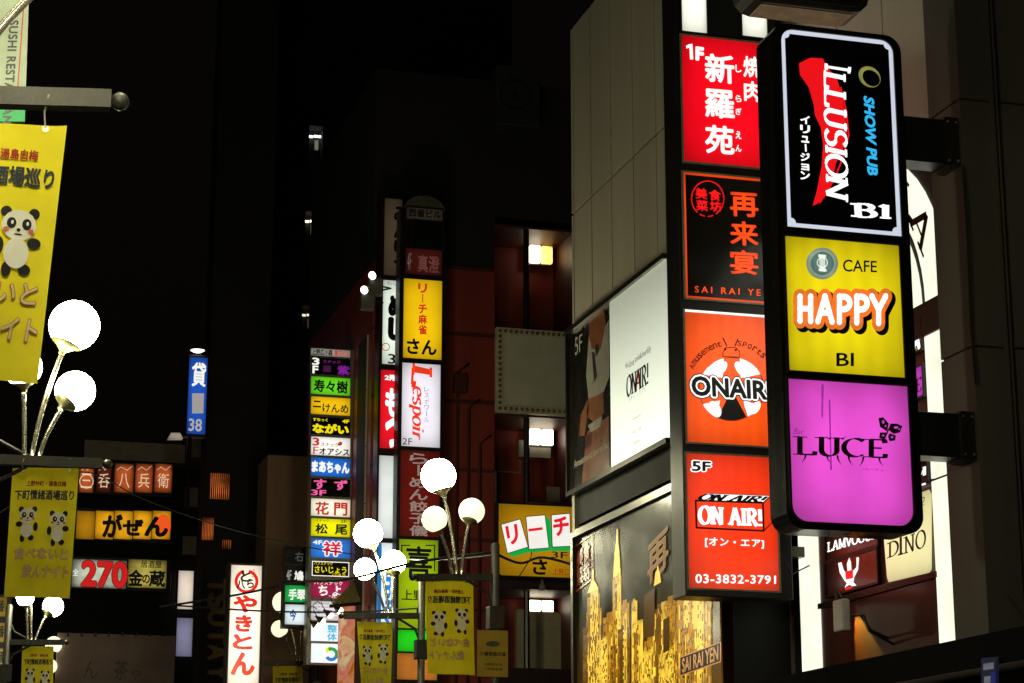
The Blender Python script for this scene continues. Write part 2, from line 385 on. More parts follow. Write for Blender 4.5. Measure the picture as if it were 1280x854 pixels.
# ------------------------------------------------------------------ sign cabinets
def rounded(s0, t0, s1, t1, r, corners='tb', n=6):
    rt = r if 't' in corners else 0.001; rb = r if 'b' in corners else 0.001
    out = []
    for (cx, cy, a, rr) in ((s1 - rb, t0 + rb, -90, rb), (s1 - rt, t1 - rt, 0, rt), (s0 + rt, t1 - rt, 90, rt), (s0 + rb, t0 + rb, 180, rb)):
        out += circ(cx, cy, rr, rr, a, a + 90, n)
    return out
def cabinet(name, label, pl, px, depth, group=None, mat=DARK, fmat=FRAME, rim=0.03, corner=0.0, corners='tb', z_base=None, cat='sign'):
    s0, t0, s1, t1 = pl.rect(*px)
    root = thing(name, label, cat, pl.w((s0 + s1) / 2, t0, -depth / 2), group)
    mb = MB()
    if corner: mb.prism(pl, rounded(s0, t0, s1, t1, corner, corners), -depth, 0)
    else: mb.sbox(pl, s0, t0, s1, t1, -depth, 0)
    c = obj('cabinet', mb, mat, root); bevel(c, 0.012)
    root['_'] = 0; del root['_']
    return root, (s0, t0, s1, t1)
def panel(root, pl, px, mat, label=None, fmat=FRAME, rim=0.02, corner=0.0, corners='b', name='sign_panel', proud=0.012, frame=True):
    s0, t0, s1, t1 = pl.rect(*px)
    mb = MB()
    if corner: mb.prism(pl, rounded(s0, t0, s1, t1, corner, corners), 0.0, proud)
    else: mb.sbox(pl, s0, t0, s1, t1, 0.0, proud)
    p = obj(name, mb, mat, root, label)
    if frame:
        fb = MB(); r = rim
        if corner:
            a = rounded(s0, t0, s1, t1, corner, corners); b = rounded(s0 - r, t0 - r, s1 + r, t1 + r, corner + r, corners)
            k = len(a)
            for i in range(k):
                j = (i + 1) % k
                fb.add([pl.w(*a[i], 0.03), pl.w(*a[j], 0.03), pl.w(*b[j], 0.03), pl.w(*b[i], 0.03), pl.w(*a[i], 0), pl.w(*a[j], 0), pl.w(*b[j], 0), pl.w(*b[i], 0)],
                       [(0, 1, 2, 3), (0, 4, 5, 1), (3, 2, 6, 7)])
        else:
            fb.sbox(pl, s0 - r, t1, s1 + r, t1 + r, 0, 0.03); fb.sbox(pl, s0 - r, t0 - r, s1 + r, t0, 0, 0.03)
            fb.sbox(pl, s0 - r, t0, s0, t1, 0, 0.028); fb.sbox(pl, s1, t0, s1 + r, t1, 0, 0.028)
        obj('panel_frame', fb, fmat, root)
    return p
NP = 0.016      # print distance in front of a cabinet's face

# ------------------------------------------------------------------ ground (below the frame, but the street stands on it)
ASPHALT = paint('asphalt', (0.05, 0.05, 0.052), 0.75, 0, 0.4, 2, 0.4)
PAVE = paint('paving', (0.22, 0.21, 0.2), 0.7, 0, 0.3, 2, 0.3)
obj('ground', MB().box((-600, -300, -0.5), (700, 1500, -0.05)), ASPHALT, kind='structure')
obj('road', MB().box((1.9, -60, -0.05), (6.2, 140, 0.0)), ASPHALT, kind='structure')
obj('pavement', MB().box((-2.6, -60, -0.05), (1.9, 140, 0.13)), PAVE, kind='structure')
obj('pavement', MB().box((6.2, -60, -0.05), (9.9, 27.6, 0.13)), PAVE, kind='structure')

# ------------------------------------------------------------------ the near building on the right: pale panelled facade
WALLP = paint('facade_panel', '#a29a88', 0.5, 0.05, 0.16, 1.0, 0.05, True)
WALLP2 = paint('facade_panel_grey', '#b3a998', 0.5, 0.1, 0.2, 1.2, 0.05, True)
PILAST = paint('pilaster_stone', '#4a453d', 0.55, 0.1, 0.25, 1.5, 0.1, True)
BACK = paint('dark_joint', '#0f0e0c', 0.8, 0, 0.2, 2)
BROWNW = paint('brown_render', '#6b5143', 0.75, 0, 0.3, 2, 0.2, True)
A, B_, R_ = PX(9.1), PX(9.9), PX(9.55)
YN, YF = 22.75, 28.62                                   # the forward block of the facade
bld = thing('panelled_building', 'tall pale building clad in large vertical panels behind the stacked red signs', 'building', (11, 24, 0))
ZT = 14.04; ZB = 9.24
# core volumes
m = MB(); m.box((9.14, YN, 6.32), (16, YF - .02, ZT - .02)); m.box((9.6, YN, 0), (16, YF - .02, 6.4)); obj('wall', m, BACK, bld)
m = MB(); m.box((9.95, 17.5, 0), (16, YN - .01, 15.5)); obj('wall', m, BACK, bld)
# upper panels of the forward block (vertical joints by the photograph, three rows)
ys = [28.6, 28.48, 27.62, 26.71, 25.76, 24.84, 23.9, 22.8]
zs = [ZB - 0.05, 11.04, ZT]
for i in range(len(ys) - 1):
    for j in range(len(zs) - 1):
        g = 0.022
        obj('wall_panel', MB().box((9.1, ys[i + 1] + g, zs[j] + g), (9.135, ys[i] - g, zs[j + 1] - g)), WALLP, bld)
# niche between billboard and poster: back panels and the bright end return
yn = [28.5, 27.7, 26.95, 26.1, 25.3, 24.5, 23.6, 22.8]
for i in range(len(yn) - 1):
    obj('wall_panel', MB().box((9.55, yn[i + 1] + .012, 6.2), (9.585, yn[i] - .012, 6.78)), WALLP, bld)
m = MB(); m.box((9.14, YF - .06, 6.2), (9.6, YF, 6.8)); obj('end_return', m, WALLP, bld)
m = MB(); m.box((9.1, YF - .07, 0), (9.18, YF + .04, ZB)); obj('corner_trim', m, WALLP, bld)
m = MB(); m.box((9.08, YN, 6.16), (9.6, YF - .08, 6.24)); obj('ledge', m, BRONZE, bld)
m = MB(); m.box((9.2, YN, 0), (9.6, YN + .04, 6.2)); obj('side_wall', m, BACK, bld)
# rear part of the facade: tall panels with vertical joints
yr = [YN, 21.95, 20.83, 19.65, 18.35]
for i in range(len(yr) - 1):
    obj('wall_panel', MB().box((9.9, yr[i + 1] + .012, 7.2), (9.935, yr[i] - .012, 15.5)), WALLP2, bld)
for i in range(3): pass
obj('render_strip', MB().box((9.9, 22.5, 0), (9.94, 22.74, 7.2)), BROWNW, bld)
# pilaster at the corner of the building, its side in the street plane and its front facing the side street
zj = [0, 3.45, 6.4, B_.st(1205, 115)[1] if 0 else PX(9.6).st(1225, 105)[1], 15.5]
for j in range(len(zj) - 1):
    obj('pilaster_block', MB().box((9.6, 17.46, zj[j] + .012), (9.98, 18.12, zj[j + 1] - .012)), PILAST, bld)
obj('pilaster_core', MB().box((9.62, 17.48, 0), (9.96, 18.1, 15.5)), BACK, bld)
pf = PY(17.46)
m = MB(); sx = pf.st(1247, 300)[0]; sx2 = pf.st(1256, 300)[0]
m.sbox(pf, sx, 0, sx + .03, 15.4, 0, .035); m.sbox(pf, sx2 - .02, 0, sx2, 15.4, 0, .022); obj('trim_moulding', m, PILAST, bld)
s0 = pf.st(1260, 300)[0]
m = MB(); m.box((s0 - .02, 17.55, 0), (16, 17.9, 15.5)); obj('end_wall', m, BACK, bld)
for k in range(3):
    for j in range(len(zj) - 1):
        a = s0 + k * 1.2
        obj('wall_panel', MB().box((a + .012, 17.44, zj[j] + .012), (a + 1.188, 17.54, zj[j + 1] - .012)), PILAST, bld)

# ------------------------------------------------------------------ billboard on the facade (white half and dark half)
bb = thing('billboard', 'large slanting wall billboard, left half a dark poster, right half glowing white', 'billboard', (9.0, 26.5, 6.7))
BX = PX(9.02)
ZB0, ZB1 = 6.74, 9.22
y0, y1, ysplit = 28.52, 24.3, BX.st(764, 480)[0] * -1
m = MB(); m.box((9.03, y1, ZB0), (9.6, y0, ZB0 + .08)); obj('soffit', m, paint('soffit_metal', '#3b382c', 0.3, 0.6, 0.3, 3), bb)
m = MB(); m.box((9.04, y1, ZB0 + .08), (9.12, y0, ZB1)); obj('backing', m, DARK, bb)
m = MB(); m.box((8.96, y1, ZB0 - .02), (9.03, y0, ZB0 + .05)); m.box((8.96, y1, ZB1 - .07), (9.03, y0, ZB1)); m.box((8.96, y0 - .05, ZB0 + .05), (9.03, y0, ZB1 - .07)); obj('frame', m, BRONZE, bb)
def xpanel(pl, ya, yb, za, zb, n0=0, n1=.012):
    m = MB(); m.sbox(pl, -ya, za, -yb, zb, n0, n1); return m
white = obj('white_sheet', xpanel(BX, ysplit, y1, ZB0 + .05, ZB1 - .07), lit_falloff('#e6ecd6', 6.8, 9.3, 1.55, 0.30, 1.25), bb)
dark = obj('dark_poster', xpanel(BX, y0 - .05, ysplit, ZB0 + .05, ZB1 - .07), paint('dark_poster_print', '#14120f', 0.25, 0, .3, 3, coat=.4), bb)
GREY_I = lit('#9a9a92', .5, .1); INK = ink('#161512'); REDI = ink('#8a2a22')
T(white, BX, 'We', [(783, 455), (787, 452), (787, 459), (783, 462)], INK, n=NP)
T(white, BX, 'love', [(788, 451), (794, 447), (794, 456), (788, 460)], REDI, n=NP)
T(white, BX, 'smile&cheerfully', [(795, 446), (815, 431), (815, 442), (795, 456)], INK, n=NP)
T(white, BX, 'ON', [(785, 471), (796, 464), (796, 490), (785, 497)], INK, font='s', n=NP, thick=.22)
T(white, BX, 'A', [(796, 464), (802, 460), (802, 486), (796, 490)], ink('#a8201a'), font='s', n=NP, thick=.24)
T(white, BX, 'IR!', [(802, 460), (811, 454), (811, 480), (802, 486)], INK, font='s', n=NP, thick=.22)
T(white, BX, '[オン・エア]', [(788, 497), (808, 484), (808, 490), (788, 503)], GREY_I, n=NP)
for (ya_, yb_, s) in ((523, 516, 'amusement sports'), (538, 533, 'bar・5F'), (553, 549, 'open')):
    T(white, BX, s, [(792, ya_), (803, yb_), (803, yb_ + 5), (792, ya_ + 5)], GREY_I, n=NP)
# the dark half: a figure in a white top, seen from the neck to the knees
SKIN = paint('poster_tan', '#7a4a30', 0.3, 0, .35, 5, coat=.3); SHIRT = paint('poster_white', '#8f8a80', 0.3, 0, .25, 5, coat=.3)
P(dark, BX, [[(738, 396), (752, 382), (757, 392), (762, 440), (756, 450), (744, 452), (737, 430)], [(737, 498), (755, 488), (756, 516), (746, 530), (734, 520)],
             [(727, 520), (735, 500), (737, 508), (732, 545), (725, 545)], [(735, 540), (762, 520), (763, 585), (728, 606), (731, 575)]], SKIN, n=.014)
P(dark, BX, [[(737, 420), (741, 436), (752, 438), (757, 410), (762, 400), (763, 470), (756, 490), (737, 499), (734, 470)], [(736, 532), (754, 520), (752, 533), (740, 541)]], SHIRT, n=.015)
P(dark, BX, [[(745, 432), (749, 430), (750, 440), (746, 446)], [(741, 440), (744, 440), (748, 470), (744, 478)]], INK, n=.0165)
P(dark, BX, [(733, 545), (741, 540), (741, 556), (733, 562)], paint('poster_maroon', '#4a1410', .3, 0, .3, 5), n=.016)
T(dark, BX, '5F', [(720, 423), (729, 417), (729, 438), (720, 445)], paint('poster_grey_print', '#a5a094', .4, 0, .1, 5), n=NP)
T(dark, BX, 'Amusement Sports Bar', [(719, 576), (763, 551), (763, 561), (719, 589)], paint('poster_grey_print', '#a5a094', .4, 0, .1, 5), n=.018)
for k, (px, py) in enumerate(((797, 589), (832, 569))):
    ry = ray(px, py); kk = (ZB0 - 1.6) / ry.z; q = CAM + ry * kk
    c = MB().lathe((9.3, q.y, ZB0 + .01), (0, 0, -1), [(0, .045), (.02, .045), (.02, .03), (.0, .03), (0, .0)], 14); dl = obj('downlight', c, STEEL, bb)
    obj('bulb', MB().lathe((9.3, q.y, ZB0 - .005), (0, 0, -1), [(0, .028), (.012, .018), (.016, 0)], 12), lit('#f4f6ff', 3, 0), dl)

# ------------------------------------------------------------------ skyline poster (gold city on black, under gloss film)
sk = thing('skyline_poster', 'glossy black wall poster with a golden city skyline, under the billboard', 'poster', (9.05, 25.7, 3))
KX = PX(9.06)
POSTER = paint('black_gloss_print', '#120d07', 0.2, 0.0, 0.2, 2, 0.0)
pn = POSTER.node_tree.nodes; pk = POSTER.node_tree.links; pb_ = pn['Principled BSDF']; pb_.inputs['Specular IOR Level'].default_value = .22
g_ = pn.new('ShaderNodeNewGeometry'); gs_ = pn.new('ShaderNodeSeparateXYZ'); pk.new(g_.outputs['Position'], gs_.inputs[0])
g1 = pn.new('ShaderNodeMapRange'); g1.inputs[1].default_value = 5.0; g1.inputs[2].default_value = 3.2; pk.new(gs_.outputs['Z'], g1.inputs[0])   # night glow over the city, put into the printed sheet as emission
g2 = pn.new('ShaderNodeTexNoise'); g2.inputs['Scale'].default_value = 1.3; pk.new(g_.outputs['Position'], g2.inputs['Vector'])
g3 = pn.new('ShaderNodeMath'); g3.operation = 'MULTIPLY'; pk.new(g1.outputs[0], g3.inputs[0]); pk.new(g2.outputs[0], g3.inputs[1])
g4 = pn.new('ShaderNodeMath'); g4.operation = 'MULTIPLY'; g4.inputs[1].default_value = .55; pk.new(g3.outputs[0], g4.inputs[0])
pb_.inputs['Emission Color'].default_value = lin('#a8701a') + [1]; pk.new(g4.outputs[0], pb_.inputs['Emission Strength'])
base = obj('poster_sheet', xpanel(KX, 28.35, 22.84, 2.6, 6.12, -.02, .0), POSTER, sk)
m = MB(); m.box((9.0, 22.8, 6.1), (9.09, 28.45, 6.18)); m.box((9.0, 28.35, 2.6), (9.09, 28.45, 6.1)); obj('frame', m, BRONZE, sk)
GOLD = lit('#c98d1e', 0.62, .45, 3.5, .25); GOLD2 = lit('#e8bd3c', 0.95, .4, 4.5, .25); GOLD3 = lit('#8a5c14', 0.5, .4, 3.5, .25)  # gold city print given a glow of its own
def kq(px, py): return KX.st(px, py)
def bx(x0, x1, ytop, ybot=860):
    # vertical strip whose top edge follows the recession of the wall
    sl = lambda x, y: y - (x - (x0 + x1) / 2) * (1076 - y) / (x + 125)
    return [(x0, sl(x0, ytop)), (x1, sl(x1, ytop)), (x1 + 0, ybot), (x0, ybot)]
towers = [(733, 752, 763, GOLD, 2), (729, 734, 785, GOLD3, 1), (734, 750, 745, GOLD, 1), (738, 748, 738, GOLD2, 1), (754, 772, 770, GOLD, 2), (764, 768, 778, GOLD2, 1), (766, 777, 722, GOLD, 2), (769, 776, 712, GOLD2, 1), (776, 787, 755, GOLD, 2),
          (773, 788, 785, GOLD3, 2), (779, 784, 768, GOLD2, 1), (790, 797, 752, GOLD2, 1), (793, 803, 790, GOLD, 2), (797, 804, 775, GOLD2, 1), (806, 820, 800, GOLD, 2), (815, 823, 783, GOLD2, 1), (819, 832, 760, GOLD3, 2), (827, 834, 752, GOLD2, 1),
          (832, 845, 750, GOLD, 2), (836, 846, 790, GOLD, 1), (846, 866, 748, GOLD, 2), (855, 862, 742, GOLD2, 1), (866, 880, 744, GOLD2, 2), (880, 890, 752, GOLD, 1), (735, 760, 800, GOLD2, 2), (760, 775, 812, GOLD, 2), (800, 818, 818, GOLD2, 2), (824, 848, 815, GOLD2, 2), (843, 872, 790, GOLD, 2)]
random.seed(3)
for i, (x0, x1, yt, mt, kind) in enumerate(towers):
    ol = [bx(x0, x1, yt)]
    if kind == 2: ol.append(bx(x0 + (x1 - x0) * .25, x1 - (x1 - x0) * .25, yt - 5, yt + 3))
    P(base, KX, ol, mt, n=.002 + i * .0002, name='tower_print')
# spires
P(base, KX, [[(735, 742), (742, 722), (749, 736)], [(741, 728), (741.6, 712), (742.6, 712), (743, 726)], [(767, 723), (769, 690), (775, 687), (776, 716)], [(769.5, 690), (770.5, 680), (773.5, 678), (774.5, 688)], [(771, 680), (771.6, 662), (773, 661), (773.6, 678)],
             [(790, 756), (793, 748), (797, 752)], [(818, 733), (820, 716), (823, 711), (825, 714), (827, 728)], [(822, 712), (823, 703), (824, 712)]], GOLD2, n=.009, name='spire_print')
# ribs, setbacks and window slots of the printed towers
DK = lit('#6a4410', .35, .3, 3); cols = {0: [], 1: [], 2: []}
sl_ = lambda x, xc, y: y - (x - xc) * (1076 - y) / (x + 125)
for (x0, x1, yt, mt, kind) in towers:
    xc = (x0 + x1) / 2; x = x0 + .5
    while x < x1 - .8:
        w = random.uniform(.5, 1.5); c_ = random.choice((0, 0, 1, 2)); y = yt + random.uniform(2, 14)
        while y < 856:
            h = random.uniform(2, 22) if c_ else random.uniform(1.2, 7)
            cols[c_].append([(x, sl_(x, xc, y)), (x + w, sl_(x + w, xc, y)), (x + w, sl_(x + w, xc, y) + h), (x, sl_(x, xc, y) + h)])
            y += h + random.uniform(3.0, 22 if c_ == 0 else 26)
        x += w + random.uniform(.3, 1.6)
for k, mt in ((0, DK), (1, GOLD2), (2, GOLD3)): P(base, KX, cols[k], mt, n=.0100 + k * .0003, name='window_print')['kind'] = 'stuff'
P(base, KX, [[(830, 775), (838, 770), (838, 812), (830, 817)], [(770, 740), (772, 738), (772, 760), (770, 762)], [(806, 745), (819, 735), (819, 795), (806, 798)], [(752, 780), (754, 779), (754, 800), (752, 801)]], DK, n=.0108, name='window_print')
ORI = lit('#c26a12', .75, .15)
T(base, KX, '再', [(811, 684), (836, 658), (836, 706), (811, 733)], lit('#9a5f14', .55, .2), bold=.04, n=.0125)
RB = lit('#8c2f10', .42, .3)
T(base, KX, '美食\n菜坊', [(722, 690), (738, 676), (738, 722), (722, 734)], RB, bold=.05, n=.012)
P(base, KX, [line_pts([(719, 684), (741, 668)], 1)[0], line_pts([(719, 684), (719, 740)], 1)[0], line_pts([(719, 741), (741, 724)], 2)[0], line_pts([(741, 668), (741, 724)], 1)[0]], RB, n=.012)
SB = [(851, 822), (902, 803), (902, 827), (851, 845)]
P(base, KX, SB, ink('#1a0e06'), n=.0122)
P(base, KX, [line_pts([(851, 822), (902, 803)], 1.4)[0], line_pts([(851, 845), (902, 827)], 1.4)[0], line_pts([(851, 822), (851, 845)], 1.2)[0], line_pts([(902, 803), (902, 827)], 1.2)[0]], lit('#d08a50', .8, .1), n=.013)
T(base, KX, 'SAI RAI YEN', [(854, 824), (899, 807), (899, 825), (854, 841)], lit('#e0a060', .9, .1), bold=.03, n=.0135)
T(base, KX, 'tel.03-3832-7177', [(858, 853), (888, 842), (888, 847), (858, 859)], lit('#c09040', .7, .1), n=.0135)
T(base, KX, '人ト三', [(820, 763), (852, 744), (852, 756), (820, 776)], lit('#d88a30', .7, .1), n=.0135, space=1.3)

# ------------------------------------------------------------------ red stacked sign (projecting)
RP = PY(22.0)
rs, ext = cabinet('projecting_sign', 'tall projecting sign of stacked red and black panels lettered in Japanese, on the pale building', RP, (849, -60, 979, 747), .42, 'big projecting signs of the near building')
m = MB(); m.sbox(RP, ext[2], 5.0, ext[2] + .42, 5.12, -.3, -.1); m.sbox(RP, ext[2], 8.0, ext[2] + .42, 8.12, -.3, -.1); obj('wall_bracket', m, BRONZE, rs)
LW = lit('#eef0de', 1.15, .08)
mid = PY(22.0)
top1 = panel(rs, RP, (851, -50, 882, 41), LW, 'narrow glowing white panel at the top left', FRAMED); top2 = panel(rs, RP, (926, -50, 957, 47), LW, 'narrow glowing white panel at the top right', FRAMED)
top3 = panel(rs, RP, (886, -50, 922, 44), paint('dark_green_panel', '#0c1512', .3), 'unlit dark panel between the white ones', FRAMED)
RXL, RXR = 855.5, 968
p1 = panel(rs, RP, (853, 51, 966, 207), lit('#ec0018', .95, .06), 'red panel of the grill on the first floor', FRAME, .02)
W = WHITE_INK
P(p1, RP, [[(861, 56), (865, 55.5), (866, 75), (862, 75)], [(857, 58), (861.5, 55.8), (861.8, 60), (857.5, 61.5)]], W, n=NP, name='lettering')
T(p1, RP, 'F', [(870, 60), (878, 61), (878, 76), (870, 75)], W, bold=.09, n=NP)
for ch, ya in (('新', 68), ('羅', 112), ('苑', 157)):
    T(p1, RP, ch, [(881, ya), (916, ya + 3), (917, ya + 37), (882, ya + 34)], W, bold=.04, n=NP)
for ch, ya, h in (('し', 82, 9), ('ら', 120, 8), ('ぎ', 136, 8), ('え', 165, 9), ('ん', 182, 8)):
    T(p1, RP, ch, (919, ya, 926, ya + h), W, bold=.04, n=NP)
T(p1, RP, '焼', (929, 72, 950, 97), W, bold=.04, n=NP); T(p1, RP, '肉', (930, 103, 950, 127), W, bold=.04, n=NP)
p2 = panel(rs, RP, (855, 221, 967, 377), paint('black_acrylic', '#0d0b0a', .2, 0, .2, 3, coat=.3), 'black panel with orange lettering', FRAME, .02)
OR = lit('#ff4a12', .95, .08)
s0, t0, s1, t1 = RP.rect(855, 221, 967, 377)
P(p2, RP, frame_pts(s0, t0, s1, t1, .028), OR, n=NP, px=False)
for ch, ya in (('再', 241), ('来', 277), ('宴', 313)): T(p2, RP, ch, [(912, ya), (946, ya + 2), (947, ya + 31), (913, ya + 29)], OR, bold=.035, n=NP)
T(p2, RP, 'SAI RAI YEN', [(868, 358), (962, 363), (962, 371), (868, 366)], OR, bold=.02, n=NP, space=1.5)
RD = lit('#f01418', .9, .08)
P(p2, RP, [r for k, r in enumerate(ring_pts(884, 249, 21, 1.6, 36, 23)) if not (5 <= k <= 13 and k % 3 == 0)], RD, n=NP, name='seal_ring')
for ch, x, y in (('美', 869, 236), ('食', 886, 238), ('菜', 870, 251), ('坊', 887, 252)): T(p2, RP, ch, (x, y, x + 14, y + 13), RD, bold=.05, n=NP)
ORG = lit('#f8520f', .98, .1, tubes=.06, tube_scale=40)
p3 = panel(rs, RP, (857, 393, 969, 556), ORG, 'orange panel with a ladybird', FRAME, .02)
s0, t0, s1, t1 = RP.rect(857, 393, 969, 556)
P(p3, RP, [(s0, t1 - .015), (s1, t1 - .015), (s1, t1 + .01), (s0, t1 + .01)], lit('#ffffff', 1.2, 0), n=.031, px=False, name='light_gap')
DB = ink('#141414'); BR = ink('#5a1a08')
cx, cy, rx, ry_ = 914, 487, 41, 40
def wedge(a0, a1, r0=0, r1=1, n=14):
    pts = [(cx + rx * r1 * math.cos(math.radians(a0 + (a1 - a0) * i / n)), cy - ry_ * r1 * math.sin(math.radians(a0 + (a1 - a0) * i / n))) for i in range(n + 1)]
    return pts + [(cx + rx * r0 * math.cos(math.radians((a0 + a1) / 2)), cy - ry_ * r0 * math.sin(math.radians((a0 + a1) / 2)))]
P(p3, RP, ring_pts(cx, cy, rx, .8, 40, ry_), DB, n=NP, name='ladybird_outline')
WH = lit('#ffffff', 1.1, .02)
P(p3, RP, [wedge(104, 152, .45), wedge(28, 76, .45), wedge(208, 242, .5), wedge(300, 330, .5)], WH, n=NP, name='ladybird_spots')
P(p3, RP, [oval(899, 463, 6, 13, 16, 40), oval(927, 463, 6, 13, 16, -40), oval(893, 512, 7, 11, 16, -30), oval(936, 510, 5, 9, 16, -30), oval(944, 510, 5, 9, 16, 30)], WH, n=.0165, name='ladybird_spots')
P(p3, RP, [(cx, 487)] + [(cx + 39 * math.cos(math.radians(a)), 487 - 39 * math.sin(math.radians(a))) for a in range(244, 299, 6)], DB, n=.0163, name='ladybird_wedge')
P(p3, RP, line_pts([(903, 446), (903, 441), (907, 435), (919, 435), (924, 440), (924, 447)], 1) + line_pts([(903, 446), (924, 447)], 1) + line_pts([(908, 433), (903, 423)], 1.6) + line_pts([(918, 433), (922, 424)], 1.6) + [oval(906, 437, 1.6, 1.6, 10), oval(919, 438, 1.6, 1.6, 10)], BR, n=.0163, name='ladybird_head')
def arc_text(parent, pl, s, cx, cy, r, a0, a1, mat, h, n, bold=0.0, **kw):
    k = len(s)
    for i, ch in enumerate(s):
        if ch == ' ': continue
        a = math.radians(a0 + (a1 - a0) * i / (k - 1)); c_, s_ = math.cos(a), math.sin(a)
        w = h * (.3 if ch in 'ilI' else .75)
        up = (c_, -s_); rt = (s_, c_)
        x, y = cx + r * c_, cy - r * s_
        q = [(x - rt[0] * w / 2 + up[0] * h, y - rt[1] * w / 2 + up[1] * h), (x + rt[0] * w / 2 + up[0] * h, y + rt[1] * w / 2 + up[1] * h), (x + rt[0] * w / 2, y + rt[1] * w / 2), (x - rt[0] * w / 2, y - rt[1] * w / 2)]
        T(parent, pl, ch, q, mat, bold=bold, n=n, **kw)
arc_text(p3, RP, 'Amusement', cx, cy - 2, 53, 152, 106, BR, 6.5, NP, .02)
arc_text(p3, RP, 'Sports Bar', cx, cy - 2, 53, 80, 18, BR, 6.5, NP, .02)
ONQ = [(864, 471), (962, 478), (963, 500), (865, 494)]
T(p3, RP, 'ONAIR!', ONQ, DB, bold=.16, n=.018); T(p3, RP, 'ONAIR!', ONQ, WH, bold=.115, n=.0195); T(p3, RP, 'ONAIR!', ONQ, DB, bold=.055, n=.021)
p4 = panel(rs, RP, (859, 570, 971, 737), lit('#f23812', .98, .08, tubes=.05, tube_scale=40), 'vermilion panel with a telephone number', FRAME, .02)
T(p4, RP, '5F', [(865, 577), (887, 578), (887, 589), (865, 589)], WH, bold=.12, n=NP); T(p4, RP, '5F', [(865, 577), (887, 578), (887, 589), (865, 589)], DB, bold=.045, n=.018)
P(p4, RP, [[(869, 626), (883, 617), (962, 620), (953, 629)]], WH, n=NP); P(p4, RP, line_pts([(869, 626), (953, 629), (954, 664), (870, 660), (869, 626)], 2.2) + line_pts([(953, 629), (963, 620)], 1.5) + line_pts([(954, 664), (966, 652)], 1.2) + line_pts([(869, 626), (883, 617), (962, 620), (966, 623)], .9), DB, n=.0165)
T(p4, RP, 'ON AIR!', [(880, 618), (958, 621), (949, 628), (871, 625)], DB, font='s', thick=.26, thin=.08, n=.0175)
T(p4, RP, 'ON AIR!', [(874, 633), (949, 637), (950, 658), (874, 655)], WH, font='s', thick=.28, thin=.08, n=.0175, gap=.06)
T(p4, RP, '[オン・エア]', [(881, 672), (954, 675), (954, 686), (881, 684)], WH, bold=.04, n=NP, space=1.1)
T(p4, RP, '03-3832-3791', [(869, 718), (969, 720), (969, 730), (869, 729)], WH, bold=.03, n=NP, space=1.1)

# ------------------------------------------------------------------ rounded stacked sign in front (projecting)
IP = PY(17.5)
il, ext = cabinet('projecting_sign', 'rounded projecting sign with black, yellow and magenta panels stacked, nearest the corner', IP, (974, 38, 1140, 664), .38, 'big projecting signs of the near building')
for c in list(il.children):
    bpy.data.objects.remove(c)
s0, t0, s1, t1 = ext
m = MB(); m.prism(IP, rounded(s0, t0, s1, t1, .17, 'tb', 8), -.38, 0); c = obj('cabinet', m, paint('black_gloss_cabinet', '#171610', .25, .5, .3, 3, .05, True, .3), il); bevel(c, .012)
for (ya, yb) in ((148, 203), (515, 570)):
    ta = IP.st(1180, yb)[1]; tb = IP.st(1180, ya)[1]
    m = MB(); m.sbox(IP, s1 + .005, ta, 9.57, tb, -.3, -.03); b = obj('bracket_arm', m, DARK, il); bevel(b, .01)
    m = MB(); m.sbox(IP, 9.45, ta - .02, 9.595, tb + .02, -.33, .0); obj('bracket_plate', m, FRAMED, il)
bp = [b_ for b_ in il.children if b_.name.startswith('bracket_plate')]
for b_, (ya, yb) in zip(bp, ((148, 203), (515, 570))):
    ta = IP.st(1180, yb)[1]; tb = IP.st(1180, ya)[1]
    for bx_ in (9.475, 9.57):
        for bz in (ta + .03, tb - .03):
            m = MB(); m.lathe((bx_, 17.5, bz), (0, -1, 0), [(0, .014), (.012, .014), (.016, .008), (.016, 0)], 6); obj('bolt', m, STEEL, b_)
q1 = panel(il, IP, (979, 45, 1120, 290), lit('#cfd6e6', .92, .05), 'black panel with a pale border', DARK, .02, .13, 't')
a0, b0, a1, b1 = IP.rect(979, 45, 1120, 290)
w_ = .045; nt = .05
inner = []
x0_, y0_, x1_, y1_ = a0 + w_, b0 + w_, a1 - w_, b1 - w_
for (x, y, st) in ((x0_, y0_, 90), (x1_, y0_, 180), (x1_, y1_, 270), (x0_, y1_, 360)):
    inner += [(x + nt * math.cos(math.radians(st - 90 * k / 5)), y + nt * math.sin(math.radians(st - 90 * k / 5))) for k in range(6)]
P(q1, IP, inner, ink('#060608', .25), n=.0145, px=False, name='black_field')
RDI = lit('#e81018', .98, .05)
P(q1, IP, [[(998, 80), (1012, 73), (1028, 74), (1032, 84), (1045, 98), (1052, 122), (1056, 148), (1058, 168), (1052, 190), (1044, 205), (1041, 220), (1036, 240), (1024, 254), (1015, 258), (1020, 240), (1026, 210), (1028, 182), (1025, 160), (1018, 145), (1016, 130), (1010, 110), (999, 94)]], RDI, n=.016, name='red_brush')
P(q1, IP, line_pts([(1050, 110), (1057, 140), (1060, 170), (1052, 200), (1042, 225), (1024, 254)], 2.0), RDI, n=.0161, name='red_brush')
ILQ = [(1028, 79), (1063, 84), (1058, 249), (1031, 246)]
T(q1, IP, 'I', [(1030, 80), (1063, 85), (1062, 93), (1030, 88)], WH, rot=90, font='s', thick=.16, thin=.08, serif=.3, n=.018)
T(q1, IP, 'LLUSION', [(1029, 93), (1056, 97), (1059, 249), (1032, 244)], WH, rot=90, font='s', thick=.17, thin=.07, serif=.2, shear=.05, gap=.0, n=.018)
T(q1, IP, 'SHOW PUB', [(1079, 121), (1091, 123), (1096, 221), (1084, 220)], lit('#2fb4ee', 1.0, .03), rot=90, bold=.06, shear=.12, n=.018)
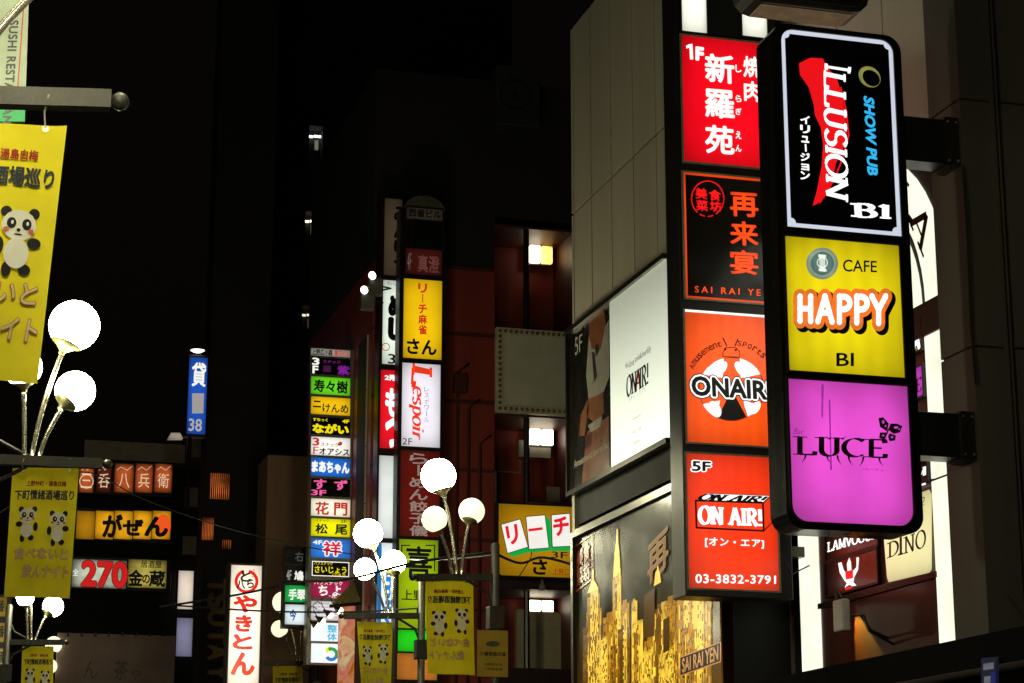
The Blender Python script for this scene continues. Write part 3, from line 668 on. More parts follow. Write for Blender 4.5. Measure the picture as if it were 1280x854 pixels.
for i, ch in enumerate('イリュ｜ジョン'):
    yy = 146 + i * 11.6; small = ch in 'ュョ'
    T(q1, IP, ch, (1000 + (1 if small else 0), yy + (2 if small else 0), 1011 - (1 if small else 0), yy + 9.5), WH, bold=.05 if ch != '｜' else .0, n=.018) if ch != '｜' else P(q1, IP, line_pts([(1006, yy + .5), (1006.5, yy + 9)], 2), WH, n=.018)
P(q1, IP, [[p, q_, r, s_] for p, q_, r, s_ in [(a, b, c_, d) for a, b, c_, d in zip(oval(1086, 97, 15, 12, 28, 40), oval(1086, 97, 15, 12, 28, 40)[1:] + oval(1086, 97, 15, 12, 28, 40)[:1], oval(1088, 98.5, 12, 9, 28, 40)[1:] + oval(1088, 98.5, 12, 9, 28, 40)[:1], oval(1088, 98.5, 12, 9, 28, 40))]], lit('#98984a', .75, .15, 12), n=.018, name='golden_ring')
T(q1, IP, 'B1', [(1071, 255), (1106, 257), (1106, 274), (1072, 272)], WH, font='s', thick=.22, thin=.08, serif=.24, n=.018)
q2 = panel(il, IP, (983, 302, 1126, 468), lit('#dfcb0e', .92, .1, 2.5, tubes=.05, tube_scale=30), 'yellow cafe panel', DARK, .02)
HQ = [(996, 366), (1110, 367), (1110, 409), (996, 405)]
GQ = [(999, 371), (1106, 371), (1106, 405), (999, 402)]
def shiftq(q, dx, dy): return [(x + dx, y + dy) for x, y in q]
HK = dict(font='s', roundcap=True, gap=.1)
T(q2, IP, 'HAPPY', shiftq(GQ, 4, 4), ink('#1c1408'), thick=.66, n=.015, **HK); T(q2, IP, 'HAPPY', GQ, lit('#e0762a', .9, .05), thick=.60, n=.017, **HK); T(q2, IP, 'HAPPY', GQ, WH, thick=.23, n=.0195, **HK)
T(q2, IP, 'CAFE', [(1053, 325), (1095, 327), (1095, 341), (1053, 340)], DB, bold=.015, n=NP)
T(q2, IP, 'BI', [(1045, 442), (1066, 442), (1066, 458), (1045, 458)], DB, bold=.02, n=NP)
P(q2, IP, oval(1027, 330, 20, 20, 28), lit('#8fa08c', .85, .15, 10), n=.015, name='round_emblem'); P(q2, IP, oval(1027, 330, 14.5, 14.5, 28), lit('#5f8078', .75, .1, 10), n=.0165, name='round_emblem')
T(q2, IP, 'I', (1022, 319, 1032, 340), lit('#d8e0d4', .9, .05), font='s', thick=.3, thin=.12, n=.018); P(q2, IP, ring_pts(1027, 329, 7, 1.6), lit('#d8e0d4', .9, .05), n=.018, name='round_emblem')
q3 = panel(il, IP, (987, 479, 1137, 655), lit('#dd4cc8', .93, .1, 2.2, tubes=.04, tube_scale=12), 'magenta bar panel', DARK, .02, .15, 'b')
PUR = ink('#2a0d26')
T(q3, IP, 'LUCE', [(999, 546), (1106, 550), (1106, 573), (999, 569)], PUR, font='s', thick=.19, thin=.035, serif=.36, nib=20, n=NP)
# curled feet and tails of the letters
curl = []
for (x, y, fx) in ((1006, 569, -1), (1033, 570, 1), (1046, 571, 1), (1060, 572, 1), (1078, 573, -1), (1098, 573, 1)):
    for k in range(5):
        t = k / 4; cxx = x + fx * 4 * t * t; cyy = y + 9 * t; curl.append(oval(cxx, cyy, 1.5 - 1.1 * t, 1.6, 8))
for (x, y, fx) in ((1001, 548, -1), (1036, 549, -1), (1052, 549, 1), (1103, 551, 1)):
    for k in range(4):
        t = k / 3; curl.append(oval(x + fx * 4 * t, y - 3 * t * t, 1.2 - .7 * t, 1.2 - .6 * t, 8))
P(q3, IP, curl, PUR, n=.0175, name='lettering')
T(q3, IP, 'Bar', [(991, 535), (1005, 537), (1005, 544), (991, 543)], lit('#a02aa0', .7, .05), shear=.3, n=NP)
T(q3, IP, '~ルーチェ~', [(1076, 585), (1108, 587), (1108, 590), (1076, 588)], lit('#902090', .6, .05), n=NP)
BF = [[(1108, 540), (1099, 534), (1097, 523), (1103, 522), (1110, 530)], [(1110, 538), (1112, 530), (1120, 530), (1127, 533), (1124, 541), (1116, 543)], [(1108, 541), (1099, 541), (1098, 548), (1104, 550)], [(1111, 542), (1119, 545), (1118, 551), (1111, 552), (1109, 546)], line_pts([(1104, 550), (1112, 533)], 1.6)[0]]
P(q3, IP, BF, PUR, n=NP, name='butterfly_print')
P(q3, IP, [oval(1103, 528, 1.5, 2.5, 8), oval(1119, 535, 3, 1.6, 8), oval(1103, 545, 1.5, 1.2, 8), oval(1114, 547, 1.6, 1.4, 8), oval(1106, 533, 1.0, 1.4, 8), oval(1123, 537, 1.2, 1, 8)], lit('#c848cc', .85, .05), n=.0175, name='butterfly_print')
P(q3, IP, [[(1026, 481), (1029, 481), (1028, 523), (1026, 522)], [(1035, 500), (1037, 500), (1039, 588), (1037, 588)]], lit('#b034b6', .75, .2, 10), n=.0145, name='water_stain')

# third sign above, only its underside reaches into the picture
TP = PY(13.6)
th, ext = cabinet('projecting_sign', 'dark underside of a projecting sign overhead at the top edge', TP, (928, -420, 1077, 8), .30, 'big projecting signs of the near building')
for c in list(th.children): bpy.data.objects.remove(c)
s0, t0, s1, t1 = ext
m = MB(); m.prism(TP, rounded(s0, t0, s1, t1, .14, 'b', 3), -.3, 0); c = obj('cabinet', m, DARK, th); bevel(c, .02)
m = MB(); m.box((s0 + .13, 13.64, t0 - .008), (s1 - .13, 13.88, t0 - .002)); obj('underlit_plate', m, paint('painted_underlight', '#a89878', .45, .1, .5, 7, .2), th)  # beige colour puts the light from below onto the black cabinet
pa = panel(th, TP, (938, -400, 1070, 2), paint('black_acrylic', '#0d0b0a', .2, 0, .2, 3, coat=.3), None, DARK, .015, .1, 'b')
m = MB(); m.sbox(TP, s1, t0 + 1.2, 9.4, t0 + 1.4, -.2, -.08); obj('bracket_arm', m, DARK, th)

# ------------------------------------------------------------------ arched entrance sign in the facade
AX = PX(9.9)
YC = (18.42 + 22.22) / 2; RO = 1.96; ZS = 7.2; ZL = 3.58
ar = thing('arched_entrance_sign', 'glowing white arch with a directory of bar signs inside, behind the rounded sign', 'sign', (9.9, YC, ZL))
def ast(dy, z): return (-(YC + dy), z)       # dy>0 is farther from the camera
out = [(-(YC + RO + .25), ZL)] + [(-(YC) + (RO + .25) * math.cos(a), ZS + (RO + .25) * math.sin(a)) for a in [PI - PI * i / 30 for i in range(31)]] + [(-(YC - RO - .25), ZL)]
m = MB(); m.prism(AX, out, .0, .04); obj('surround', m, paint('matt_black_surround', '#0a0908', .6, 0, .2, 3), ar)
def ringsec(r0, r1, a0, a1, k=24, sy=ZS):
    o = [(-YC + r1 * math.cos(math.radians(a0 + (a1 - a0) * i / k)), sy + r1 * math.sin(math.radians(a0 + (a1 - a0) * i / k))) for i in range(k + 1)]
    return o + [(-YC + r0 * math.cos(math.radians(a1 + (a0 - a1) * i / k)), sy + r0 * math.sin(math.radians(a1 + (a0 - a1) * i / k))) for i in range(k + 1)]
LG = lit('#f1f4dd', 1.12, .12, 2.5, edge=0.0)
m = MB(); m.prism(AX, ringsec(1.47, RO, 0, 180), .041, .06); ab = obj('arch_band', m, LG, ar)
m = MB(); m.prism(AX, ringsec(0.05, 1.37, 0, 180), .041, .06); obj('arch_infill', m, LG, ar)
zstrip = 6.85
for sgn, nm in ((1, 'left'), (-1, 'right')):
    a, b = (-(YC + sgn * RO), -(YC + sgn * 1.42)); a, b = min(a, b), max(a, b)
    zsp = 5.35
    for (za, zb) in ((ZL + .08, zsp - .015), (zsp + .015, zstrip)):
        m = MB(); m.sbox(AX, a, za, b, zb, .041, .065); obj('light_strip', m, LG, ar)
m = MB(); m.sbox(AX, -(YC + RO + .1), zstrip, -(YC - RO - .1), ZS, .04, .09); obj('cross_bar', m, paint('maroon_black_bar', '#160d0b', .5, 0, .2, 3), ar)
AT = ink('#0b0b0b')
for ch, px, py, ang in (('A', 1153, 250, 62),):
    T(ab, PX(9.84), 'A', [(1171, 212), (1171.5, 216), (1144, 274), (1133, 255)] if 0 else [(1162, 225), (1174, 226), (1150, 273), (1136, 250)], AT, font='s', thick=.16, thin=.06, n=.002) if 0 else None
def arch_letter(ch, ang, r0=1.52, r1=1.85, w=.40):
    a = math.radians(ang); up = (math.cos(a), math.sin(a)); rt = (math.sin(a), -math.cos(a)); c0 = (-YC, ZS)
    def f(x, y):
        r = r0 + (r1 - r0) * y; d = (x - .5) * w
        return (c0[0] + up[0] * r + rt[0] * d, c0[1] + up[1] * r + rt[1] * d)
    T(ab, AX, ch, f, AT, font='s', thick=.15, thin=.07, serif=.3, n=.062)
for ch, ang in zip('VILLA', (94, 78, 62, 46, 30)): arch_letter(ch, ang)
# directory inside the arch
DIRB = paint('maroon_board', '#4a1c14', .5, .1, .3, 2, 0, False, .3)
yi0, yi1 = YC + 1.44, YC - 1.44
m = MB(); m.sbox(AX, -yi0, ZL + .05, -yi1, zstrip - .0, .041, .05); back = obj('directory_board', m, DIRB, ar)
IX = PX(9.84)
def dirpanel(q, mat, label, frame=True):
    st = [IX.st(*p) for p in q]; a, b = st[0][0], st[1][0]; t1_ = (st[0][1] + st[1][1]) / 2; t0_ = (st[2][1] + st[3][1]) / 2
    m = MB(); m.sbox(IX, a, t0_, b, t1_, -.008, .02); p = obj('directory_panel', m, mat, ar, label)
    fr = MB(); r = .025
    fr.sbox(IX, a - r, t1_, b + r, t1_ + r, -.008, .035); fr.sbox(IX, a - r, t0_ - r, b + r, t0_, -.008, .035); fr.sbox(IX, a - r, t0_, a, t1_, -.008, .033); fr.sbox(IX, b, t0_, b + r, t1_, -.008, .033)
    obj('panel_frame', fr, DARK, ar)
    return p
NI = .023
d = dirpanel([(1100, 427), (1153, 401), (1153, 438), (1100, 462)], lit('#9ccc14', .95, .15), 'lime green panel')
T(d, IX, 'NA', [(1137, 422), (1152, 414), (1152, 434), (1137, 440)], DB, bold=.2, n=NI); T(d, IX, 'NA', [(1137, 422), (1152, 414), (1152, 434), (1137, 440)], WH, bold=.12, n=NI + .002)
d = dirpanel([(1100, 484), (1155, 456), (1155, 494), (1100, 520)], lit('#d03cd0', .95, .1), 'small magenta panel')
T(d, IX, 'CE', [(1140, 480), (1154, 471), (1154, 488), (1140, 496)], PUR, font='s', n=NI)
d = dirpanel([(1100, 600), (1161, 577), (1161, 603), (1100, 620)], ink('#0b0a0a', .2), 'black panel with white lettering')
T(d, IX, 'ション', [(1142, 591), (1156, 586), (1156, 595), (1142, 599)], WH, bold=.04, n=NI); P(d, IX, [[(1156, 584), (1160, 583), (1160, 594), (1156, 595)]], WH, n=NI)
P(ar, IX, line_pts([(1135, 613), (1161, 605)], 2.5), WH, n=.04, name='light_gap')
CRM = lit('#e3dfa4', .9, .1)
m = MB(); m.poly(IX, [IX.st(*p) for p in ((1103, 634), (1163, 612), (1166, 618), (1166, 712), (1163, 716), (1112, 728), (1110, 722))], .012); d = obj('directory_panel', m, CRM, ar, 'cream club panel')
T(d, IX, 'CLUB', [(1128, 657), (1151, 648), (1151, 660), (1128, 668)], ink('#7a2a1c'), font='s', thick=.14, n=.014)
T(d, IX, 'D', [(1114, 678), (1124, 674), (1124, 693), (1114, 697)], DB, font='s', thick=.14, thin=.05, n=.014); T(d, IX, 'I', [(1124, 665), (1131, 663), (1131, 693), (1124, 695)], DB, font='s', thick=.14, thin=.05, serif=.25, n=.014)
T(d, IX, 'NO', [(1134, 671), (1158, 661), (1158, 684), (1134, 692)], DB, font='s', thick=.14, thin=.05, n=.014, gap=.1)
T(d, IX, 'B2', [(1149, 624), (1157, 621), (1157, 631), (1149, 634)], DB, font='s', thick=.14, n=.014)
d = dirpanel([(1034, 668), (1098, 650), (1098, 680), (1034, 702)], paint('maroon_gloss', '#2a0e0c', .25, 0, .3, 3, coat=.4), 'maroon panel with slim white capitals')
T(d, IX, 'LAMVOGUE', [(1038, 678), (1098, 661), (1098, 673), (1038, 690)], WH, font='s', thick=.2, thin=.08, n=NI)
d = dirpanel([(1034, 707), (1098, 686), (1098, 727), (1034, 746)], paint('maroon_gloss', '#2a0e0c', .25, 0, .3, 3, coat=.4), 'maroon panel with a white bird emblem')
wing = [(1061, 705), (1064, 697), (1066, 703), (1067, 716), (1073, 709), (1073, 697), (1076, 697), (1075, 712), (1070, 722), (1069, 728), (1073, 732), (1068, 733), (1064, 731), (1058, 735), (1061, 729), (1058, 726), (1052, 716), (1050, 704), (1054, 703), (1057, 713), (1062, 718)]
P(d, IX, wing, WH, n=NI, name='bird_emblem'); P(d, IX, [[(1059, 715), (1069, 712), (1069, 723), (1060, 725)], [(1059, 735), (1068, 733), (1068, 737), (1059, 740)]], RDI, n=NI + .002, name='bird_emblem')
zr = IX.st(1100, 734)[1]; m = MB(); m.sbox(AX, -yi0, zr - .06, -yi1, zr, .05, .08); obj('directory_rail', m, FRAMED, ar)

# small floodlight and its bracket under the directory
fl = thing('floodlight', 'small white floodlight on a bracket under the directory, casting a yellow beam', 'floodlight', IX.w(*IX.st(1060, 775), .2))
FP = PX(9.45)
a = FP.w(*FP.st(1051, 770)); m = MB(); m.box((a.x - .05, a.y - .14, a.z - .17), (a.x + .05, a.y + .10, a.z + .17)); b = obj('housing', m, paint('white_plastic', '#c8c0bc', .4), fl); bevel(b, .02)
a2 = FP.w(*FP.st(1066, 775)); m = MB(); m.tube([a + Vector((.05, 0, 0)), a2 + Vector((.1, 0, .05)), a2 + Vector((.2, 0, -.1)), (9.9, a2.y, a2.z - .2)], .014, 8); m.tube([a2 + Vector((.1, -.05, .05)), a2 + Vector((.12, -.12, -.12)), (9.95, a2.y - .1, a2.z - .3)], .015, 6); obj('bracket', m, FRAMED, fl)
hq = PX(9.7); hp = hq.w(*hq.st(1049, 752))
sl = bpy.data.lights.new('beam', 'SPOT'); sl.energy = 110; sl.color = (1, .8, .04); sl.spot_size = math.radians(48); sl.spot_blend = .35; sl.shadow_soft_size = .02
so = bpy.data.objects.new('beam', sl); COL.objects.link(so); so.parent = fl; so.location = hp - fl.location
so.rotation_euler = Vector((.22, -.42, -.85)).normalized().to_track_quat('-Z', 'Y').to_euler()
m = MB(); m.lathe(hp + Vector((0, 0, .04)), Vector((.22, -.42, -.85)), [(-.06, .0), (-.06, .03), (.02, .045), (.02, .035)], 12); obj('yellow_spot', m, DARK, fl)
# unseen lit shop windows, added at street level to brighten the street
FILLW = lit('#ffe6bc', 2.2, .2, 1.2)

cn = MB(); cn.box((8.9, 14.5, 3.22), (10.0, 22.7, 3.5)); cm = paint('matt_black_canopy', '#080706', .9, 0, .3, 2); cm.node_tree.nodes['Principled BSDF'].inputs['Specular IOR Level'].default_value = .08
o = obj('canopy', cn, cm); tag(o, 'dark shop canopy running under the arched sign', 'canopy')
m = MB(); m.box((9.3, 14.5, .13), (9.5, 22.6, 3.2)); o = obj('shop_front', m, paint('shop_front_dark', '#1a1713', .4)); tag(o, 'dark shop front below the canopy of the near building', 'shop front')
for k in range(5):
    m = MB(); m.box((9.27, 14.8 + k * 1.55, .7), (9.295, 16.15 + k * 1.55, 2.9)); w_ = obj('fill_shop_window', m, FILLW, None, at=(9.3, 14.8 + k * 1.55, .7)); w_.parent = o; w_.location = w_.location - o.location
    m = MB(); m.box((9.24, 14.72 + k * 1.55, .62), (9.3, 14.8 + k * 1.55, 2.98)); w_ = obj('window_frame', m, FRAMED, None, at=(9.3, 14.8 + k * 1.55, .7)); w_.parent = o; w_.location = w_.location - o.location

# ------------------------------------------------------------------ street lamps with three globes, arms and banners
def globe_mat(s):
    k = ('g', s)
    if k not in _mats:
        m, n, l, b = principled('opal_globe')
        b.inputs['Base Color'].default_value = (.9, .9, .75, 1); b.inputs['Roughness'].default_value = .2
        b.inputs['Emission Color'].default_value = (1, .95, .62, 1); b.inputs['Emission Strength'].default_value = s
        _mats[k] = m
    return _mats[k]
def sphere_mb(c, r, seg=28, rings=18):
    m = MB(); m.lathe(c, (0, 0, 1), [(-r * math.cos(PI * i / rings), max(1e-4, r * math.sin(PI * i / rings))) for i in range(rings + 1)], seg); return m
STEM = paint('polished_stem', '#b5b09a', .25, .8, .2, 6)
CAPM = paint('olive_globe_cap', '#7d7a52', .4, .4, .2, 6)
GK = 6.0
def lamp(Y, pole, arm_end, arm_y, base_px, globes, strength, label, pole_top=None, banner_q=None, mirror=False, brace=True, dark_arm=False, tilt=0):
    pl = PY(Y); px, = (pole,); s = pl.st(px, arm_y)[0]; z = pl.st(px, arm_y)[1]
    root = thing('street_lamp', label, 'street lamp', (s, Y, .13), 'three-globe street lamps along the street')
    top = pl.st(px, pole_top)[1] if pole_top else z + .4
    m = MB(); m.tube([(s, Y, .13), (s, Y, 2.2)], .1, 12); m.tube([(s, Y, 2.2), (s, Y, top)], .065, 12); m.lathe((s, Y, top), (0, 0, 1), [(0, .065), (.03, .055), (.05, 0)], 12); obj('pole', m, POLE, root, smooth=True)
    m = MB(); m.box((s - .11, Y - .11, z - .75), (s + .11, Y + .11, z - .42)); b = obj('junction_box', m, POLE, root); bevel(b, .01)
    e, ez = pl.st(arm_end, arm_y + tilt); dirn = 1 if e > s else -1
    m = MB(); m.add(*bar((s, Y, z), (e, Y, ez), .045, .05)); obj('arm', m, POLE, root)
    m = MB(); m.add(*sphere_raw((e + .05 * dirn, Y, ez), .05)); obj('arm_finial', m, POLE, root, smooth=True)
    if brace:
        for dz in ((-.5, .45) if dirn > 0 else (-.5,)):
            pts = [(s, Y, z + dz), (s + dirn * .12, Y, z + dz * .45), (s + dirn * .45, Y, z + dz * .08)]
            m = MB(); m.tube(pts, .022, 6); obj('brace', m, POLE, root)
    b0 = pl.st(base_px, arm_y)[0]
    for i, (gx, gy, r, yo) in enumerate(globes):
        gs, gz = pl.st(gx, gy); c = Vector((gs, Y + yo, gz)); rw = r * (Y / math.cos(YAW)) / FPX * .97
        st0 = Vector((b0 + (i - 1) * .07 * (1 if dirn > 0 else 1), Y, z + .03))
        mid_ = st0 + Vector(((c.x - st0.x) * .22, yo * .25, (c.z - st0.z) * .5))
        ctrl = [st0, mid_, c]; pts = []
        for k in range(9):
            t = k / 8; pts.append(st0 * (1 - t) ** 2 + mid_ * 2 * t * (1 - t) + c * t * t)
        d = (pts[-1] - pts[-2]).normalized(); endp = c - d * rw * 1.15
        pts = [p for p in pts if (p - c).length > rw * 1.2] + [endp]
        m = MB(); m.tube(pts, .024, 8); stem = obj('stem', m, STEM, root, smooth=True)
        m = MB(); m.lathe(c, d, [(-rw * 1.3, .03), (-rw * 1.18, .034), (-rw * 1.0, rw * .32), (-rw * .82, rw * .62), (-rw * .80, rw * .60)], 18); obj('globe_cap', m, CAPM, root, smooth=True)
        obj('globe', sphere_mb(c, rw), globe_mat((strength if not isinstance(strength, (list, tuple)) else strength[i]) * (GK if (strength if not isinstance(strength, (list, tuple)) else strength[i]) > 5 else 1)), root, smooth=True)
    return root, pl, s, z
def bar(p, q, hy, hz):
    p, q = Vector(p), Vector(q)
    vs = [(v.x, v.y + a, v.z + b) for v in (p, q) for a, b in ((-hy, -hz), (hy, -hz), (hy, hz), (-hy, hz))]
    return vs, [(0, 1, 2, 3), (4, 5, 6, 7), (0, 1, 5, 4), (1, 2, 6, 5), (2, 3, 7, 6), (3, 0, 4, 7)]
def sphere_raw(c, r):
    m = sphere_mb(c, r, 12, 8); return m.v, m.f
YEL = cloth('#fae81a'); BP_RED = cloth('#b02a18'); BP_DK = cloth('#2c3440'); PW = cloth('#f6f4ee'); PB = cloth('#141414'); PINK = cloth('#d06a58'); PALE = cloth('#e6d8a0')
def banner(Y, quad, label, mirror=False, detail=2, amp=.02, arm_y=None):
    ph = random.random() * 6
    pl = PY(Y); q = [pl.st(*p) for p in quad]
    W_ = q[1][0] - q[0][0]; H_ = q[0][1] - q[3][1]
    wv = lambda s, t: amp * .35 * math.sin((s - q[0][0]) / W_ * 13 - t * 2.3 + ph * 2) + amp * math.sin((s - q[0][0]) / W_ * 7 + (t - q[0][1]) * 1.1 + ph)
    pl = Plane((0, Y), (1, 0), wv)
    f0 = mapper(pl, quad)
    f = (lambda a, b: f0(1 - a, b)) if mirror else f0
    o = thing('street_banner', label, 'banner', pl.p + Vector((q[3][0], 0, q[3][1])), 'yellow festival banners hung from the lamp arms')
    m = MB(); N, M_ = 12, 20; vs = []
    for j in range(M_ + 1):
        for i in range(N + 1): vs.append(pl.w(*f0(i / N, j / M_), 0))
    m.add(vs, [(j * (N + 1) + i, j * (N + 1) + i + 1, (j + 1) * (N + 1) + i + 1, (j + 1) * (N + 1) + i) for j in range(M_) for i in range(N)])
    cl = obj('cloth_sheet', m, YEL, o, smooth=True)
    sub = lambda u0, v0, u1, v1: (lambda a, b: f(u0 + (u1 - u0) * a, v0 + (v1 - v0) * b))
    n = .008 + amp * .2
    asp = W_ / H_
    T(cl, pl, '上野仲町・湯島白梅', sub(.22, .855, .82, .895), BP_RED, bold=.05, n=n)
    T(cl, pl, '下町情緒酒場巡り', sub(.06, .75, .95, .825), BP_DK, bold=.05, n=n)
    class OV:
        def __init__(self, *a): self.a = a
    def ov(cx_, cy_, rx_, ry_): return OV(cx_, cy_, rx_, ry_)
    class MBo(MB):
        def poly(self, pl, o, n):
            cx_, cy_, rx_, ry_ = o.a; vs = [pl.w(*f(cx_, cy_), n)]; K = 16; fs = []
            for q_ in (.3, .55, .8, 1): vs += [pl.w(*f(*p), n) for p in oval(cx_, cy_, rx_ * q_, ry_ * q_, K)]
            for i in range(K):
                j = (i + 1) % K; fs.append((0, 1 + i, 1 + j))
                for r_ in range(3): fs.append((1 + r_ * K + i, 1 + (r_ + 1) * K + i, 1 + (r_ + 1) * K + j, 1 + r_ * K + j))
            return self.add(vs, fs)
    for (cx_, cy_, fl_) in ((.27, .56, 1), (.74, .53, -1)):
        wh = [[(cx_, cy_ + .065, .125, .06)], [(cx_, cy_ - .04, .09, .06)]]
        m = MBo()
        for (dx, dy, rx_, ry_) in ((-.1, .115, .04, .022), (.1, .115, .04, .022), (-.12 * fl_, .0, .05, .022), (.13 * fl_, -.02, .035, .035), (-.06, -.11, .035, .03), (.07, -.105, .045, .022)):
            m.poly(pl, ov(cx_ + dx, cy_ + dy, rx_, ry_), n)
        obj('panda_print', m, PB, cl)
        m = MBo(); m.poly(pl, ov(cx_, cy_ + .065, .125, .06), n + .004); m.poly(pl, ov(cx_, cy_ - .045, .09, .06), n + .004); obj('panda_print', m, PW, cl)
        m = MBo()
        for (dx, dy, rx_, ry_) in ((-.055, .07, .034, .022), (.055, .07, .034, .022), (0, .045, .014, .007), (0, .028, .03, .003)): m.poly(pl, ov(cx_ + dx, cy_ + dy, rx_, ry_), n + .008)
        obj('panda_print', m, PB, cl)
        if detail > 1:
            m = MBo()
            for dx in (-.05, .06): m.poly(pl, ov(cx_ + dx, cy_ + .072, .01, .008), n + .013)
            obj('panda_print', m, PW, cl)
            m = MBo()
            for dx in (-.09, .09): m.poly(pl, ov(cx_ + dx, cy_ + .043, .02, .01), n + .012)
            obj('panda_print', m, PINK, cl)
    for s_, (u0, v0, u1, v1) in (('食べないと', (.1, .29, .93, .38)), ('飲んナイト', (.24, .15, .96, .245))):
        T(cl, pl, s_, sub(u0, v0, u1, v1), PINK, bold=.07, n=n, shear=.1); T(cl, pl, s_, sub(u0, v0, u1, v1), PALE, bold=.02, n=n + .004, shear=.1)
    # strings and eyelets
    for u in (.15, .85):
        a = pl.w(*f0(u, .985), .004)
        m = MB(); m.lathe(a, (0, -1, 0), [(0, .0), (0, .018), (.004, .018), (.004, .0)], 10); obj('eyelet', m, STEEL, o)
        if arm_y:
            zt = PY(Y).st(quad[0][0] + (quad[1][0] - quad[0][0]) * u, arm_y)[1]
            m = MB(); m.tube([a, (a.x - .01, a.y - .03, a.z + (zt - a.z) * .5), (a.x + .005, Y - .05, zt)], .005, 5); obj('string', m, paint('white_string', '#b8b0a0'), o)
    return o

# right-hand row
lampR = lamp(29.0, 619, 520, 722, 571, [(540, 651, 16.5, -.15), (548, 595, 22.5, 0), (593, 637, 17, .15)], [1.25, 14, 1.15], 'street lamp with three lit globes before the red building', 682)
banner(29.0, [(532, 724), (592, 726), (594, 844), (535, 842)], 'yellow banner with two pandas below the globes in front of the red building', True, 1, .03, 722)
lamp(35.4, 527, 430, 770, 486, [(454, 713, 14, -.15), (460, 667, 18.5, 0), (494, 702, 16, .15)], [10, 14, 12], 'street lamp with three lit globes before the rotated blue and white sign', 722)
banner(35.4, [(446, 777), (491, 778), (488, 870), (452, 868)], 'yellow banner with faded pandas beside the orange lit wall', True, 1, .02, 770)
lamp(48.0, 396, 330, 829, 371, [(348, 787, 10.5, -.15), (354, 753, 13.5, 0), (379, 775, 11.5, .15)], [1.1, 1.2, 1.3], 'distant street lamp with three pale globes under the small dark sign column', 800)
banner(48.0, [(341, 833), (378, 832), (378, 915), (341, 915)], 'yellow banner top edge beside the red vertical sign', False, 1, .02, 829)
lamp(60.0, 318, 262, 880, 285, [(262, 858, 8.5, -.15), (272, 832, 10.5, 0), (293, 850, 9, .15)], [1.2, 1.2, 1.4], 'far street lamp with small globes low beside the red vertical sign', 860)
# left-hand row
lamp(10.6, -150, 138, 118, -72, [(-190, -60, 50, -.1), (-60, -270, 62, 0), (185, -120, 50, .1)], 14, 'nearest street lamp, only its arm showing at the top left', -20, tilt=8)
banner(10.6, [(-96, 152), (84, 156), (47, 479), (-128, 470)], 'large nearest yellow banner with a dancing panda at the left edge', False, 2, .026, 122)
lampL = lamp(21.0, -20, 128, 574, 39, [(27, 463, 24, -.15), (93, 407, 31.5, 0), (95.5, 485, 25, .15)], [12, 13, 13], 'street lamp with three big bright globes above the left banner', 520, tilt=6)
banner(21.0, [(16, 585), (99, 585), (87, 748), (5, 746)], 'yellow banner with two pandas hanging under the left street lamp', False, 2, .015, 574)
lamp(41.0, 9, 80, 803, 39, [(31, 748, 10.5, -.15), (36, 725, 13, .05), (67, 757, 12.5, .15)], [11, 6, 10], 'farther street lamp on the left half hidden by its neighbour banner', 758)
banner(41.0, [(28, 808), (67, 808), (66, 900), (25, 900)], 'small yellow banner low at the left edge below the far globes', False, 1, .015, 803)
lamp(58.0, 38, 76, 868, 56, [(62, 833, 9, 0), (67, 806, 10, .0), (52, 828, 9, .15)], [1.3, 1.5, 1.2], 'farthest street lamp on the left with two globes showing', 840)

# unseen copies of two lamps, added past the frame to light the banners
def copy_thing(root, loc, label):
    r = root.copy(); COL.objects.link(r); r.location = loc; r['label'] = label
    for ch in root.children:
        c = ch.copy(); COL.objects.link(c); c.parent = r
        for g in ch.children:
            d = g.copy(); COL.objects.link(d); d.parent = c
    return r
copy_thing(lampL[0], (-.4, 8.0, .13), 'added unseen street lamp at the near end of the left pavement beside the viewer')
copy_thing(lampR[0], (6.6, 7.0, .13), 'added unseen street lamp on the right pavement nearer than the sign corner')

# cloth banner of a restaurant and the steel tube at the top-left corner
tb = thing('sushi_banner', 'pale green vertical sign reading SUSHI RESTAURANT at the top left', 'sign', PY(13).w(.3, 7))
SP = PY(13.2)
s0, t0, s1, t1 = SP.rect(-80, -120, 34, 152)
m = MB(); q = [(-80, -120), (40, -120), (31, 152), (-80, 152)]; m.prism(SP, [SP.st(*p) for p in q][::-1], -.03, 0); bd = obj('board', m, paint('pale_green_board', '#8f9a86', .6), tb)
P(bd, SP, [(-80, 118), (32, 122), (31, 152), (-80, 152)], paint('green_board', '#2f9a5c', .6), n=.002)
T(bd, SP, 'SUSHI RESTAURANT', [(12, 26), (23, 26), (13, 165), (2, 165)], DB, bold=.04, rot=90, n=.004, space=1.1)
P(bd, SP, line_pts([(30, 0), (20, 140)], 1.6), ink('#a03a34'), n=.004)
# ------------------------------------------------------------------ the red building across the side street
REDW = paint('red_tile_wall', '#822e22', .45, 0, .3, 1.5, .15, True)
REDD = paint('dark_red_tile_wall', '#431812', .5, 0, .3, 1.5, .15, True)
GP = PY(44.0); xz = lambda px, py, Y=44.0: PY(Y).st(px, py)
rb = thing('red_building', 'dark red building with lamplit open stair landings', 'building', (12, 46, 0))
xl, xr = xz(464, 500)[0], xz(618, 500)[0]; xe = xz(760, 500)[0]; ztop = xz(560, 205)[1]
zr_ = xz(560, 335)[1]; ztop = xz(560, 95)[1]
FALLOFFW = paint('lamp_falloff_wall', '#0d0807', .8, 0, .3, 2)  # near-black colour paints in the fade where lamplight gives out
m = MB(); m.box((xl, 44, 0), (xr, 52, zr_)); obj('wall', m, REDW, rb)
m = MB(); m.box((xl, 44.01, zr_), (xr, 52, ztop)); obj('upper_wall', m, FALLOFFW, rb)
